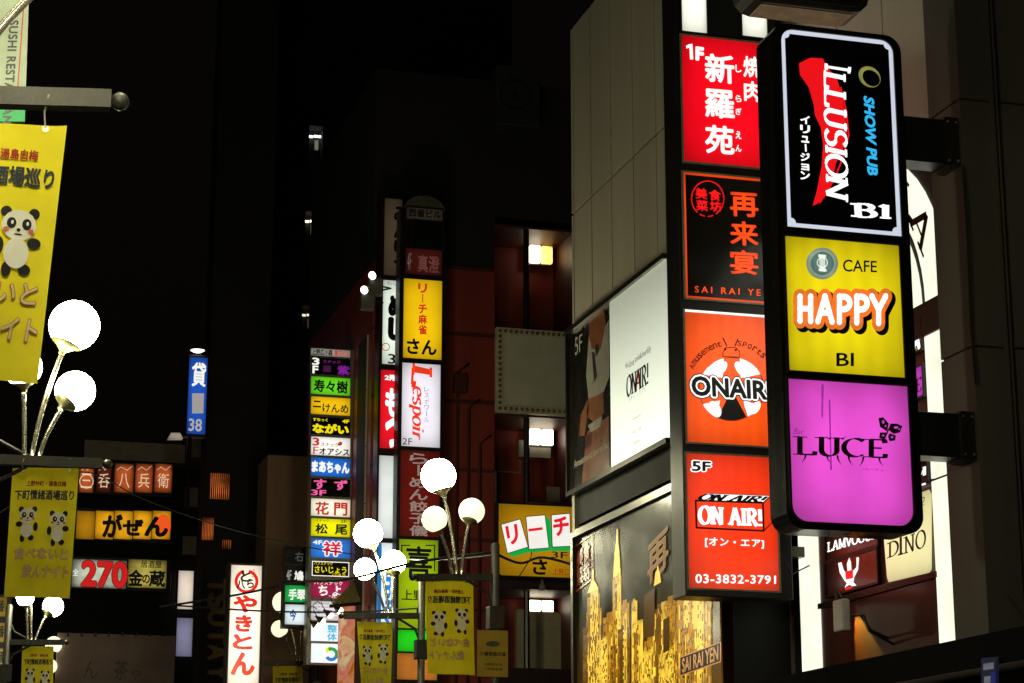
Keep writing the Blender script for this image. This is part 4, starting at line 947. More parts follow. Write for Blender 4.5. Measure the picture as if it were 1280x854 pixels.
for k in range(6):
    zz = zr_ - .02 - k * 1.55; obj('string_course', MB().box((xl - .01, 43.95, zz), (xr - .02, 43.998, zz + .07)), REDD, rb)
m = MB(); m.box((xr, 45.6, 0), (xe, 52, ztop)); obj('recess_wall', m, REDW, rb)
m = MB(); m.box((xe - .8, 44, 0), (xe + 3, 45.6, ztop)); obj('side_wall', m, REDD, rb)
for k, yc in enumerate((286, 521, 738)):                 # ceilings of the landings
    z = xz(660, yc, 44)[1]
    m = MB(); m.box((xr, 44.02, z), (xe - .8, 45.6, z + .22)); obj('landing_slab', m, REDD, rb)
    zp = xz(660, (410, 632, 850)[k], 44)[1]
m = MB(); m.box((xr, 44.02, xz(660, 283)[1]), (xe - .8, 45.6, ztop)); obj('upper_wall', m, FALLOFFW, rb)
px_ = GP.st(661, 400)[0]
m = MB(); m.tube([(px_, 44.2, 2), (px_, 44.2, ztop - .5)], .07, 8); obj('drain_pipe', m, DARK, rb)
m = MB(); a = GP.st(664, 420)[0]; m.tube([(xr + .05, 44.1, 2), (xr + .05, 44.1, xz(660, 590)[1]), (xz(652, 590)[0], 44.1, xz(652, 590)[1]), (xz(652, 590)[0], 44.1, xz(652, 575)[1])], .03, 6); obj('conduit', m, paint('conduit_grey', '#6a6058', .5), rb)
HOT = lit('#fff0d0', 5, .05)
LP = PY(45.2)
for k, (x0, y0_, x1, y1_, w1, w2) in enumerate(((662, 308, 690, 329, HOT, lit('#ffc468', 2.2, .35, 8)), (662, 537, 691, 556, HOT, HOT), (661, 751, 691, 765, lit('#fff2cc', 6, .2), HOT))):
    a0_, c0_, a1_, c1_ = LP.rect(x0, y0_, x1, y1_); mid_x = (a0_ + a1_) / 2
    m = MB(); m.sbox(LP, a0_ - .04, c0_ - .03, a1_ + .04, c1_ + .06, -.2, -.08); lb = obj('landing_lamp', m, DARK, rb)
    for (u0, u1, mt) in ((a0_, mid_x - .02, w1), (mid_x + .02, a1_, w2)):
        m = MB(); m.sbox(LP, u0, c0_, u1, c1_, -.08, .06); b = obj('lamp_glass', m, mt, lb); bevel(b, .02)
# small wall plates
m = MB(); m.sbox(LP, *LP.rect(683, 609, 705, 628), 0, .03); obj('notice_plate', m, paint('grey_plate', '#7c7468', .6), rb)
m = MB(); m.sbox(LP, *LP.rect(650, 550, 690, 571), -.3, -.1); obj('unit_box', m, paint('grey_plate', '#7c7468', .6), rb)
m = MB(); r = LP.rect(645, 763, 716, 838); m.prism(LP, [(r[0], r[1]), (r[2], r[1]), (r[2], r[3] - .35), (r[2] - .35, r[3] - .05), (r[2] - .7, r[3]), (r[0], r[3])], -.1, .05); obj('pale_door_panel', m, paint('pale_wall', '#9c9478', .6, 0, .2, 4), rb)
m = MB(); m.sbox(GP, *GP.rect(618, 836, 716, 860), -.1, .1); obj('landing_parapet', m, paint('dark_maroon', '#26100d', .5), rb)
m = MB(); m.sbox(GP, *GP.rect(618, 723, 716, 738), .0, .14); obj('landing_beam', m, paint('dark_maroon', '#26100d', .5), rb)
m = MB(); c = PY(43.9).st(673, 735); m.lathe((c[0], 43.6, c[1]), (0, 0, 1), [(-.1, .0), (-.08, .07), (.02, .07), (.06, .03), (.2, .02)], 10); obj('bell_lamp', m, paint('grey_plate', '#7c7468', .6), rb)

# bulb-edged blank board
bo = thing('bulb_board', 'blank grey board with a border of round bulbs on the red building', 'sign', (13, 43.8, 12))
BPn = PY(43.8); r = BPn.rect(620, 413, 722, 518)
m = MB(); m.sbox(BPn, *r, -.12, 0); b = obj('board', m, paint('blank_board', '#b5b09c', .55, 0, .15, 2), bo); bevel(b, .01)
fw = .16; m = MB()
for (a, b_, c_, d_) in ((r[0], r[3] - fw, r[2], r[3]), (r[0], r[1], r[2], r[1] + fw), (r[0], r[1] + fw, r[0] + fw, r[3] - fw)): m.sbox(BPn, a, b_, c_, d_, 0, .04)
obj('border', m, paint('border_paint', '#b0a888', .5, 0, .2, 5), bo)
bm_ = paint('unlit_bulb', '#40382c', .3); me0 = None
def bulbs(pts):
    global me0
    for (a, b_) in pts:
        if me0 is None:
            o = obj('bulb', sphere_mb(Vector((0, 0, 0)) , .042, 8, 6), bm_, None, at=(0, 0, 0)); me0 = o.data
        else:
            o = bpy.data.objects.new('bulb', me0); COL.objects.link(o)
        o.parent = bo; o.location = BPn.w(a, b_, .05) - bo.location
N1 = 14
bulbs([(r[0] + .08 + i * (r[2] - r[0] - .16) / N1, t) for i in range(N1 + 1) for t in (r[3] - .08, r[1] + .08)])
bulbs([(r[0] + .08, r[1] + .08 + i * (r[3] - r[1] - .16) / N1) for i in range(1, N1)])

# air conditioner and pipes high on the wall painted dark for lamp falloff
au = thing('air_conditioner', 'faint air conditioner unit high on the shade-painted wall above the red building lamps', 'air conditioner', GP.w(*GP.st(640, 165), .3))
c0 = GP.rect(614, 92, 668, 166); m = MB(); m.sbox(GP, c0[0], c0[1], c0[2], c0[3], .02, .5); b = obj('casing', m, paint('unit_casing', '#1a1918', .7), au); bevel(b, .03)
cc_ = ((c0[0] + c0[2]) / 2 - .1, (c0[1] + c0[3]) / 2); m = MB(); m.lathe(GP.w(*cc_, .51), (0, -1, 0), [(0, .38), (.02, .38), (.02, .34), (0, .34)], 20); m.lathe(GP.w(*cc_, .515), (0, -1, 0), [(0, .0), (0, .1)], 12); obj('fan_guard', m, FRAMED, au)
for k in range(3):
    xx = xz(572 + k * 14, 400)[0]; m = MB(); m.tube([(xx, 43.95, 3), (xx, 43.95, 12.2 - k * .8), (xx + .25, 43.95, 12.4 - k * .8)], .035, 6); obj('wall_pipe', m, REDD, rb, smooth=True)
m = MB(); m.sbox(GP, *GP.rect(566, 470, 582, 492), 0, .15); obj('meter_box', m, REDD, rb)

# mahjong sign
YA = lit('#c08c0c', .62, .1, 1.5)
mj, _ = cabinet('mahjong_sign', 'wide amber sign with three mahjong tiles on the red building', PY(43.5), (621, 629, 722, 724), .25)
MP = PY(43.5); p = panel(mj, MP, (623, 632, 720, 721), YA, None, FRAMED, .03)
WT = lit('#f1ece6', 1.0, .05); GRN = lit('#10b04a', .8, .05)
for q, g in (([(626, 656), (650, 649), (660, 684), (634, 692)], [(634, 692), (660, 684), (663, 690), (640, 696)]), ([(657, 646), (681, 644), (686, 685), (661, 687)], [(661, 687), (686, 685), (690, 650), (692, 688), (664, 691)]), ([(689, 644), (712, 642), (713, 683), (690, 684)], [(690, 684), (713, 683), (714, 689), (688, 689)])):
    P(p, MP, [g[:2] + g[-2:]] if len(g) == 5 else g, GRN, n=.014, name='tile_edge'); P(p, MP, q, WT, n=NP, name='tile_face')
    P(p, MP, line_pts(q + [q[0]], .9), BLACK, n=.018, name='tile_outline')
P(p, MP, [(681, 644), (688, 652), (691, 686), (686, 685)], GRN, n=.0165, name='tile_edge')
RL = lit('#e01830', 1, .03)
T(p, MP, 'リ', [(632, 659), (645, 656), (648, 678), (636, 681)], RL, bold=.06, n=.02)
P(p, MP, line_pts([(661, 663), (677, 661)], 3.5), RL, n=.02, name='lettering')
T(p, MP, 'チ', [(691, 649), (709, 646), (711, 668), (693, 670)], RL, bold=.06, n=.02)
T(p, MP, '3F', (689, 690, 709, 698), BLACK, bold=.01, n=.02); T(p, MP, 'さ', (666, 700, 683, 718), BLACK, bold=.05, n=.02)
T(p, MP, '上野二', (691, 711, 711, 719), lit('#b04010', .6, .05), bold=.02, n=.02)

# ------------------------------------------------------------------ twin vertical sign stacks of the red building
AP = PY(43.3)
st1, _ = cabinet('vertical_sign_stack', 'slim vertical sign stack half hidden by its wider twin, with a black brush-lettered panel', AP, (472, 246, 503, 860), .45, 'vertical sign stacks in front of the red building', paint('dark_red_cabinet', '#2c0d0a', .4, .2, .3, 3))
def pq(root, pl, x0, y0_, x1, y1_, mat, label=None, fm=FRAMED, rim=.025): return panel(root, pl, (x0, y0_, x1, y1_), mat, label, fm, rim)
def vt(parent, pl, chars, x, y0_, y1_, w, mat, bold=.04, n=.018, ratio=.86):
    h = (y1_ - y0_) / len(chars)
    for i, ch in enumerate(chars):
        if ch == '｜': P(parent, pl, line_pts([(x, y0_ + h * i + h * .08), (x, y0_ + h * (i + 1) - h * .12)], w * .13), mat, n=n, name='lettering'); continue
        if ch == ' ': continue
        T(parent, pl, ch, (x - w / 2, y0_ + h * i + h * (1 - ratio) / 2, x + w / 2, y0_ + h * (i + 1) - h * (1 - ratio) / 2), mat, bold=bold, n=n)
a = pq(st1, AP, 480, 249, 502, 345, lit('#4a3f2e', .55, .1), 'unlit buff panel'); vt(a, AP, 'みんゆう', 500, 258, 340, 14, BLACK, .07)  # unlit panel given a dim emission in place of light falling on it
a = pq(st1, AP, 478, 351, 501, 456, lit('#d6e2d2', 1.0, .1), 'white panel with black brush lettering'); vt(a, AP, 'めし', 496, 369, 426, 18, BLACK, .1)
T(a, AP, '3', (485, 443, 494, 455), BLACK, bold=.02, n=.018); T(a, AP, 'おいしい', (484, 352, 500, 357), BLACK, n=.018); P(a, AP, ring_pts(482, 434, 5, 1), lit('#c04030', .8, 0), n=.018, name='seal_print')
a = pq(st1, AP, 475, 463, 499, 561, lit('#e01222', .95, .1), 'red panel with white lettering'); T(a, AP, '2階', (481, 469, 497, 476), WH, bold=.05, n=.018); vt(a, AP, 'もつ', 491, 485, 560, 17, WH, .08)
a = pq(st1, AP, 473, 570, 496, 673, lit('#d4dad6', .95, .12), 'blank white panel')
a = pq(st1, AP, 471, 679, 495, 785, lit('#dfeaf2', 1.05, .08), 'white panel with rotated blue lettering'); P(a, AP, [(471, 679), (477, 679), (476, 785), (471, 785)], lit('#2272b8', .8, .05), n=.015)
T(a, AP, 'Family', [(481, 690), (492, 690), (489, 782), (478, 782)], lit('#2a86d0', .95, .03), bold=.06, rot=90, n=.018)
CP_ = PY(42.6)
st2, ex = cabinet('vertical_sign_stack', 'tall vertical sign stack with yellow, white, red and lime panels before the red building', CP_, (497, 262, 554, 860), .4, 'vertical sign stacks in front of the red building', paint('brown_black_cabinet', '#1d140f', .4, .3, .3, 3))
s0, t0, s1, t1 = ex
m = MB(); m.prism(CP_, [(s0 + .08, t1)] + [((s0 + s1) / 2 + .04 - (s1 - s0 - .08) / 2 * math.cos(PI * i / 14), t1 + .33 * math.sin(PI * i / 14)) for i in range(15)] + [(s1, t1)], -.3, .0); hd = obj('arched_header', m, paint('header_paint', '#4e4a3c', .6, 0, .3, 4), st2)
a = pq(st2, CP_, 508, 261, 553, 276, lit('#332c22', .5, .1), 'dim header panel'); T(a, CP_, '西番ビル', (511, 263, 551, 272), BLACK, bold=.04, n=.018)
pq(st2, CP_, 516, 277, 553, 309, ink('#0a0a0a', .3), 'black unlit panel')
a = pq(st2, CP_, 507, 312, 552, 344, lit('#45120e', .55, .1), 'maroon unlit panel'); T(a, CP_, '真澄', (522, 320, 549, 341), lit('#70403a', .6, .1), bold=.03, n=.018); T(a, CP_, '4F', (509, 316, 514, 338), lit('#70605a', .6, .1), n=.018)  # this unlit panel and its print also glow faintly by emission
a = pq(st2, CP_, 504, 350, 552, 449, lit('#e3b60a', .95, .08), 'yellow panel with red and black lettering'); vt(a, CP_, 'リ｜チ麻雀', 528, 354, 419, 10, lit('#d03018', .8, .03), .05); T(a, CP_, 'さん', (509, 425, 545, 443), BLACK, bold=.05, n=.018)
a = pq(st2, CP_, 502, 455, 550, 559, lit('#e4dfea', 1.0, .07), 'white panel with rotated red italics')
T(a, CP_, 'L', [(515, 461), (540, 466), (540, 482), (514, 481)], lit('#e03a1c', .95, .03), font='s', thick=.22, thin=.09, serif=.26, rot=90, n=.018)
T(a, CP_, 'espoir', [(511, 482), (531, 484), (529, 552), (511, 549)], lit('#e03a1c', .95, .03), font='s', thick=.17, thin=.07, serif=.14, shear=.12, rot=90, n=.018, gap=.03)
for i, ch in enumerate('レスポワ｜ル'): 
    if ch == '｜': P(a, CP_, line_pts([(533, 484 + i * 7.6), (533, 490 + i * 7.6)], .9), lit('#9a9098', .7, .03), n=.018, name='lettering')
    else: T(a, CP_, ch, (530, 484 + i * 7.6, 536, 490 + i * 7.6), lit('#9a9098', .7, .03), n=.018)
T(a, CP_, '2F', (503, 548, 515, 556), BLACK, n=.018)
a = pq(st2, CP_, 500, 564, 549, 671, lit('#74160f', .42, .15), 'deep red panel with grey lettering'); vt(a, CP_, 'ら｜めん餃子儀', 523, 566, 671, 22, lit('#a89088', .6, .05), .03)
a = pq(st2, CP_, 498, 675, 547, 786, lit('#a0bc0c', .7, .12), 'lime panel with a large black character'); T(a, CP_, '喜', (507, 684, 539, 722), BLACK, bold=.03, n=.018)
P(a, CP_, line_pts([(512, 682), (502, 682), (502, 690)], 1.4) + line_pts([(532, 682), (543, 682), (543, 714)], 1.4), BLACK, n=.018); T(a, CP_, '上野店', (502, 738, 545, 751), BLACK, bold=.02, n=.018); T(a, CP_, '1', (522, 760, 528, 774), BLACK, bold=.04, n=.018)
pq(st2, CP_, 497, 788, 546, 815, lit('#20c41a', .9, .1), 'bright green panel')
pq(st2, CP_, 496, 817, 546, 850, lit('#d07c2c', .6, .3), 'orange panel at the bottom')
m = MB()
for yy in (300, 460, 565, 672):
    z = AP.st(490, yy)[1]; m.box((AP.st(478, yy)[0], 43.5, z), (AP.st(482, yy)[0], 44.02, z + .08))
obj('wall_bracket', m, DARK, st1)
m = MB()
for yy in (300, 460, 565, 672):
    z = CP_.st(540, yy)[1]; m.box((s1 - .3, 42.9, z), (s1 - .2, 44.02, z + .08))
obj('wall_bracket', m, DARK, st2)
# two spotlights lighting the buff panel
for k, (x, y, lab) in enumerate(((462, 346, 'upper small spotlight beside the brush-lettered sign'), (452, 364, 'lower small spotlight beside the brush-lettered sign'))):
    q = PY(43.0); c = Vector(q.w(*q.st(x, y)))
    sp = thing('spotlight', lab, 'spotlight', c, 'small spotlights on the sign stack')
    m = MB(); m.box((c.x - .02, c.y - .1, c.z - .42), (c.x + .28, c.y + .12, c.z - .02)); b = obj('housing', m, paint('grey_housing', '#5a5650', .5), sp); bevel(b, .02)
    m = MB(); m.lathe(c + Vector((.05, -.12, .0)), Vector((-.45, -.5, -.3)), [(-.1, .05), (0, .1), (.02, .1)], 12); obj('reflector', m, STEEL, sp)
    m = MB(); m.lathe(c + Vector((.03, -.14, -.01)), Vector((-.45, -.5, -.3)), [(0, .09), (.03, .07), (.05, 0)], 12); obj('lens', m, lit('#fff8e8', 6, 0), sp)
    m = MB(); m.tube([c + Vector((.28, 0, -.2)), c + Vector((.5, .1, -.2)), (AP.st(474, y)[0], 43.4, c.z - .2)], .02, 6); obj('bracket', m, DARK, sp)
# pale tiled pier beside the stacks and red steel post
m = MB(); r = PY(44.4).rect(455, 418, 466, 860); 
pier = thing('tiled_pier', 'narrow pale tiled pier left of the twin sign stacks', 'pier', (r[0], 44.6, 0))
PT = paint('pale_tile', '#a8957c', .5, 0, .15, 3); nrow = 14
obj('core', MB().box((r[0] + .01, 44.42, 0), (r[2] - .01, 45.4, r[3] - .01)), BACK, pier)
for k in range(nrow):
    z0_ = r[3] - (k + 1) * 1.28
    if z0_ < 0: break
    obj('tile', MB().box((r[0], 44.38, z0_ + .012), (r[2], 44.42, z0_ + 1.268)), PT, pier)

# ------------------------------------------------------------------ the slim directory column and small dark one beside it
DP = PY(46.0)
dc, _ = cabinet('directory_column', 'narrow directory column of fourteen coloured bar signs between dark buildings', DP, (387, 435, 440, 832), .35, None, paint('column_frame', '#8c877a', .35, .5, .2, 4))
rows = [
 (437, 446, lit('#b0aca0', .55, .1)), (448, 469, ink('#0c0a0e', .25)), (472, 494, lit('#62cc1e', .9, .08)), (497, 519, lit('#e8b80c', .92, .08)), (522, 544, ink('#0d0b08', .25)),
 (547, 570, lit('#efeae4', 1.0, .06)), (573, 596, lit('#1a66cc', .92, .08)), (599, 621, ink('#0a0809', .25)), (624, 646, lit('#efe9d2', 1.0, .06)), (649, 671, lit('#e8e408', .92, .08)),
 (674, 698, lit('#2a74d0', .92, .08)), (701, 722, ink('#0b0b0a', .25)), (726, 748, lit('#a01848', .85, .08)), (752, 776, lit('#d4d0d4', .95, .06)), (779, 802, lit('#e6eef4', 1.1, .05)), (805, 829, lit('#e8f0f6', 1.05, .05))]
RT = []
for i, (ya, yb, mt) in enumerate(rows):
    f_ = (ya - 437) / 390.0
    x0, x1 = 393.2 - 7 * f_, 440 - 7.5 * f_
    # the frame keeps its true width; pixel insets follow the lean of the column
    xm = (393.2 + 440) / 2 - 3.5
    a = panel(dc, DP, (388.5, ya, 437.5, yb), mt, None, paint('column_frame', '#8c877a', .35, .5, .2, 4), .015)
    RT.append(a)
def D(i, s, fx0, fy0, fx1, fy1, mat, **kw):
    s0, t0, s1, t1 = DP.rect(388.5, rows[i][0], 437.5, rows[i][1])
    f = lambda a, b: (s0 + (s1 - s0) * (fx0 + (fx1 - fx0) * a), t1 - (t1 - t0) * (fy1 + (fy0 - fy1) * b))
    kw.setdefault('n', .018); kw.setdefault('bold', .045); return T(RT[i], DP, s, f, mat, **kw)
WI = lit('#f2f2ea', 1.0, .02); YI = lit('#f0dc10', .95, .02); RI = lit('#c83028', .85, .02); PK = lit('#f060a0', .95, .03)
D(0, '上野広小路', .03, .1, .55, .9, BLACK); D(0, '東日ビル', .6, .1, .98, .9, RI)
D(1, '3', .04, .05, .2, .45, WI); D(1, 'F', .05, .52, .18, .95, WI); D(1, 'スナック', .3, .12, .75, .32, lit('#802080', .6, .1)); D(1, '紫', .68, .4, .98, .95, lit('#8820a0', .7, .1)); D(1, '藤', .3, .45, .52, .85, lit('#50184c', .6, .1))
D(2, '寿々樹', .08, .18, .93, .85, ink('#0c2408')); D(3, 'ニ', .06, .25, .25, .6, ink('#1c1404')); D(3, 'けんめ', .3, .38, .95, .85, ink('#1c1404'), bold=.03)
D(4, 'すなっく', .05, .08, .42, .25, YI); D(4, '4F', .8, .08, .97, .28, YI); D(4, 'ながい', .06, .4, .95, .9, YI, bold=.09)
D(5, '3', .05, .08, .2, .48, RI); D(5, 'F', .06, .55, .2, .95, RI, bold=.0); D(5, 'スナック', .25, .3, .7, .5, BLACK, bold=.02); D(5, 'オアシス', .22, .6, .98, .95, BLACK); P(RT[5], DP, oval(425, 555, 3, 2.4, 10, -40), RI, n=.018)
D(6, 'まあちゃん', .03, .22, .97, .78, WI, bold=.09); D(7, 'す', .08, .05, .38, .6, PK); D(7, 'ず', .6, .05, .92, .6, PK); D(7, '3F', .02, .66, .38, .95, PK)
D(8, '花', .12, .2, .45, .9, RI); D(8, '門', .6, .2, .92, .9, RI); D(9, '松', .12, .3, .42, .85, BLACK); D(9, '尾', .62, .3, .92, .85, BLACK); D(9, 'スナック', .12, .03, .45, .18, BLACK, bold=.01); D(9, '2F', .75, .03, .9, .18, BLACK, bold=.01)
D(10, '祥', .32, .15, .76, .85, WI, bold=.11); D(10, '祥', .32, .15, .76, .85, lit('#e02050', .9, .02), bold=.04, n=.021); D(10, '4F', .05, .1, .28, .3, WI)
sq = DP.rect(388.5, 701, 437.5, 722); P(RT[11], DP, frame_pts(sq[0] + .02, sq[1] + .02, sq[2] - .02, sq[3] - .02, .02), WI, n=.018, px=False)
D(11, 'パブスナック', .08, .08, .55, .28, YI, bold=.01); D(11, 'さいじょう', .1, .35, .9, .75, YI, bold=.03); D(11, 'CLUB 2F', .55, .76, .88, .92, YI, bold=.0)
D(12, 'パブスナック', .08, .03, .8, .25, WI, bold=.01); D(12, 'ち', .2, .3, .42, .85, WI); D(12, 'よ', .55, .3, .76, .85, WI); D(12, 'TEL 3839', .45, .86, .95, .98, WI, bold=0)
for k in range(5): D(13, '営業時間 午後六時', .06, .1 + k * .17, .9, .18 + k * .17, lit('#908c94', .6, .02), bold=0)
D(14, '整', .42, .1, .66, .5, lit('#50b4d8', .95, .02)); D(14, '体', .42, .55, .66, .95, lit('#50b4d8', .95, .02))
P(RT[15], DP, [[(406, 812), (413, 807), (413, 812), (409, 817)]], lit('#d8e020', .95, 0), n=.018); P(RT[15], DP, ring_pts(414, 818, 9, 4.5, 12)[8:12] + ring_pts(414, 818, 9, 4.5, 12)[:1], lit('#18a048', .9, 0), n=.0185, name='ring_logo'); P(RT[15], DP, ring_pts(414, 818, 9, 4.5, 12)[1:5], lit('#2080c8', .9, 0), n=.0187, name='ring_logo')
# dark small column
EP = PY(47.0)
ec, _ = cabinet('small_directory_column', 'small dark column of four signs, the third one green, left of the taller column', EP, (354, 682, 384, 785), .3, None, FRAMED)
a = panel(ec, EP, (356, 684, 382, 705), ink('#0c0e0c', .25), None, FRAMED, .015); T(a, EP, '右', (369, 690, 379, 702), lit('#4a504a', .6, .05), bold=.03, n=.018)
a = panel(ec, EP, (356, 708, 382, 729), ink('#090b0a', .25), None, FRAMED, .015); T(a, EP, '鳩', (368, 714, 379, 726), WI, bold=.04, n=.018); T(a, EP, '4F', (358, 713, 364, 725), lit('#a8aca8', .7, .05), bold=.02, n=.018)
a = panel(ec, EP, (356, 732, 382, 753), lit('#10a84a', .85, .1), 'green panel', FRAMED, .015); T(a, EP, '手翠', (361, 737, 381, 750), WI, bold=.05, n=.018)
a = panel(ec, EP, (356, 756, 382, 781), lit('#d8e6e8', .95, .1), 'white panel with a blue character', FRAMED, .015); T(a, EP, '今', (362, 762, 370, 776), lit('#2050a8', .8, .05), bold=.05, n=.018)

# ------------------------------------------------------------------ dark buildings behind
DKB = paint('night_wall', '#14110f', .85, 0, .4, 1, .2)
BRN = paint('brown_night_wall', '#86674e', .8, 0, .4, 1.2, .2, True)
def block(name, label, x0, x1, ytop, Y, depth, mat, xm=None):
    pl = PY(Y); a = pl.st(x0, 600)[0]; b = pl.st(x1, 600)[0]; t = pl.st((x0 + x1) / 2, ytop)[1]
    r_ = thing(name, label, 'building', ((a + b) / 2, Y + depth / 2, 0)); obj('wall', MB().box((a, Y, 0), (b, Y + depth, t)), mat, r_); return r_, pl, (a, b, t)
tw, TPl, tex = block('dark_tower', 'tall black tower with small stairwell lights behind the directory column', 335, 640, -120, 75, 12, DKB)
for (x, y, h, w) in ((391, 172, 16, 1.0), (386, 278, 16, .8), (382, 395, 16, .25)):
    r = TPl.rect(x + 2, y + 4, x + 7, y + h); m = MB(); m.sbox(TPl, *r, 0, .04); obj('stair_door', m, lit('#90907c', .35 * w, .4, 2), tw)
    r = TPl.rect(x - 8, y - 8, x + 9, y + h + 6); m = MB()
    for (a, b, c_, d_) in ((r[0] - .3, r[1] - .5, r[0], r[3]), (r[2], r[1] - .5, r[2] + .3, r[3]), (r[0] - .3, r[3], r[2] + .3, r[3] + .3)): m.sbox(TPl, a, b, c_, d_, 0, .6)
    obj('stair_surround', m, DKB, tw)
    for dx in (-5, 5):
        c = TPl.w(*TPl.st(x + dx, y), .12); m = MB(); m.tube([c - Vector((.13, 0, 0)), c + Vector((.13, 0, 0))], .045, 8); obj('tube_light', m, lit('#f4fff6' if y < 200 else '#fff0c4', 4.5 * w, 0), tw)
b1_, pl_, _ = block('brown_building', 'low brown rendered building behind the small dark sign column', 334, 392, 570, 50.5, 1.5, BRN)
b2_, QL, qx = block('black_building', 'black building with two slatted lit windows above the rotated gold letters', 257, 332, -200, 54, 1.2, DKB)
# rotated dark gold letters, mounted singly
LT = paint('dull_gold_metal', '#5e4410', .45, .4, .3, 5)
for k, (ch, ya) in enumerate((('T', 724), ('S', 744), ('U', 764), ('T', 787), ('A', 807), ('Y', 832))):
    vs, fs = text2d(ch); bb_ = bbox2(vs); s0, t0, s1, t1 = QL.rect(260, ya, 283, ya + 18)
    m = MB(); offs = [(0, 0), (.05, 0), (-.05, 0), (0, .05), (0, -.05)]
    for oi, (ox, oy) in enumerate(offs):
        out = []
        for nn in (0, .1):
            for x, y in vs:
                a, b = (x + ox - bb_[0]) / (bb_[1] - bb_[0]), (y + oy - bb_[2]) / (bb_[3] - bb_[2]); a, b = b, 1 - a
                out.append(QL.w(s0 + (s1 - s0) * a, t0 + (t1 - t0) * b, nn + (oi * .002 if nn else 0)))
        k_ = len(vs); m.add(out, [tuple(i + k_ for i in f) for f in fs])
        edges = {}
        for f in fs:
            for i in range(len(f)):
                e = (f[i], f[(i + 1) % len(f)]); key = tuple(sorted(e)); edges[key] = edges.get(key, 0) + 1
        m.f += [(len(m.v) - 2 * k_ + e[0], len(m.v) - 2 * k_ + e[1], len(m.v) - k_ + e[1], len(m.v) - k_ + e[0]) for e, c_ in edges.items() if c_ == 1]
    obj('metal_letter', m, LT, b2_)
# slatted windows with warm light behind
for (x0, y0_, x1, y1_, dens) in ((262, 592, 287, 624, 10), (252, 647, 267, 675, 8), (277, 675, 289, 686, 5)):
    r = QL.rect(x0, y0_, x1, y1_); m = MB(); m.sbox(QL, *r, .005, .02); wn_ = obj('window', m, lit('#c8642c', .5, .9, 2.2), b2_)
    m = MB(); n_ = dens
    for k in range(n_ + 1):
        xx = r[0] + (r[2] - r[0]) * k / n_; w__ = (r[2] - r[0]) / n_; m.sbox(QL, xx - w__ * .24, r[1], xx + w__ * .24, r[3], .03, .05)
    obj('blind_slat', m, DKB, wn_, kind='stuff')
# blue rental sign on a pole with lamp above
BPl = PY(53)
bs, _ = cabinet('rental_sign', 'upright blue sign with a white character and digits under a small lamp', BPl, (233, 444, 259, 546), .3, None, FRAMED)
a = panel(bs, BPl, (235, 447, 258, 543), lit('#1c50b4', .85, .1), None, FRAMED, .015)
T(a, BPl, '貸', (240, 454, 257, 483), WI, bold=.035, n=.018); T(a, BPl, '38', (236, 524, 252, 539), lit('#b8b8b8', .8, .05), bold=.03, n=.018); P(a, BPl, [(240, 492), (255, 492), (254, 517), (240, 517)], lit('#b0a8a8', .8, .05), n=.018)
m = MB(); c = BPl.w(*BPl.st(247, 438)); m.lathe(c, (0, 0, 1), [(.04, .08), (.02, .2), (-.01, .2)], 12); hd = obj('lamp_hood', m, STEEL, bs); m = MB(); m.lathe(c, (0, 0, -1), [(.0, .18), (.05, .1), (.06, 0)], 12); obj('lamp_lens', m, lit('#ffffff', 5, 0), bs)
m = MB(); m.tube([c + Vector((0, 0, .05)), c + Vector((.1, .1, .15)), c + Vector((.1, .15, -.1))], .02, 6); obj('lamp_arm', m, DARK, bs)
m = MB(); cc = BPl.w(*BPl.st(236, 546)); m.tube([(cc.x + .05, 53.15, cc.z), (cc.x + .05, 53.15, 10.2)], .05, 8); obj('post', m, DARK, bs)

# red vertical sign (white acrylic)
VP = PY(46.5)
vs_, _ = cabinet('red_lettered_sign', 'bright cream vertical sign with big red hiragana and a round crest', VP, (284.5, 704, 328, 862), .5, None, paint('brown_cabinet', '#33201a', .5, .1, .3, 3))
a = panel(vs_, VP, (286.5, 707, 325, 860), lit('#fff2dc', 1.15, .06), None, FRAMED, .015)
R2 = lit('#e81c10', .95, .03)
P(a, VP, ring_pts(308, 727, 15, 4, 28)[:20] + ring_pts(308, 727, 15, 4, 28)[22:], R2, n=.0155, name='round_crest')
T(a, VP, 'と', (301, 714, 313, 727), BLACK, bold=.05, n=.018); T(a, VP, '八', (296, 726, 306, 736), BLACK, bold=.06, n=.018); T(a, VP, 'ら', (309, 724, 317, 735), BLACK, bold=.05, n=.018); T(a, VP, '上野', (314, 711, 318, 722), R2, n=.018)
for ch, ya, yb, xa, xb in (('や', 745, 765, 293, 320), ('き', 770, 789, 295, 314), ('と', 794, 811, 292, 314), ('ん', 817, 843, 290, 317)): T(a, VP, ch, (xa, ya, xb, yb), R2, bold=.07, n=.018)
m = MB(); m.box((VP.st(328, 600)[0], 46.9, 0), (VP.st(340, 600)[0], 47.4, VP.st(334, 706)[1])); obj('side_post', m, BRN, vs_)

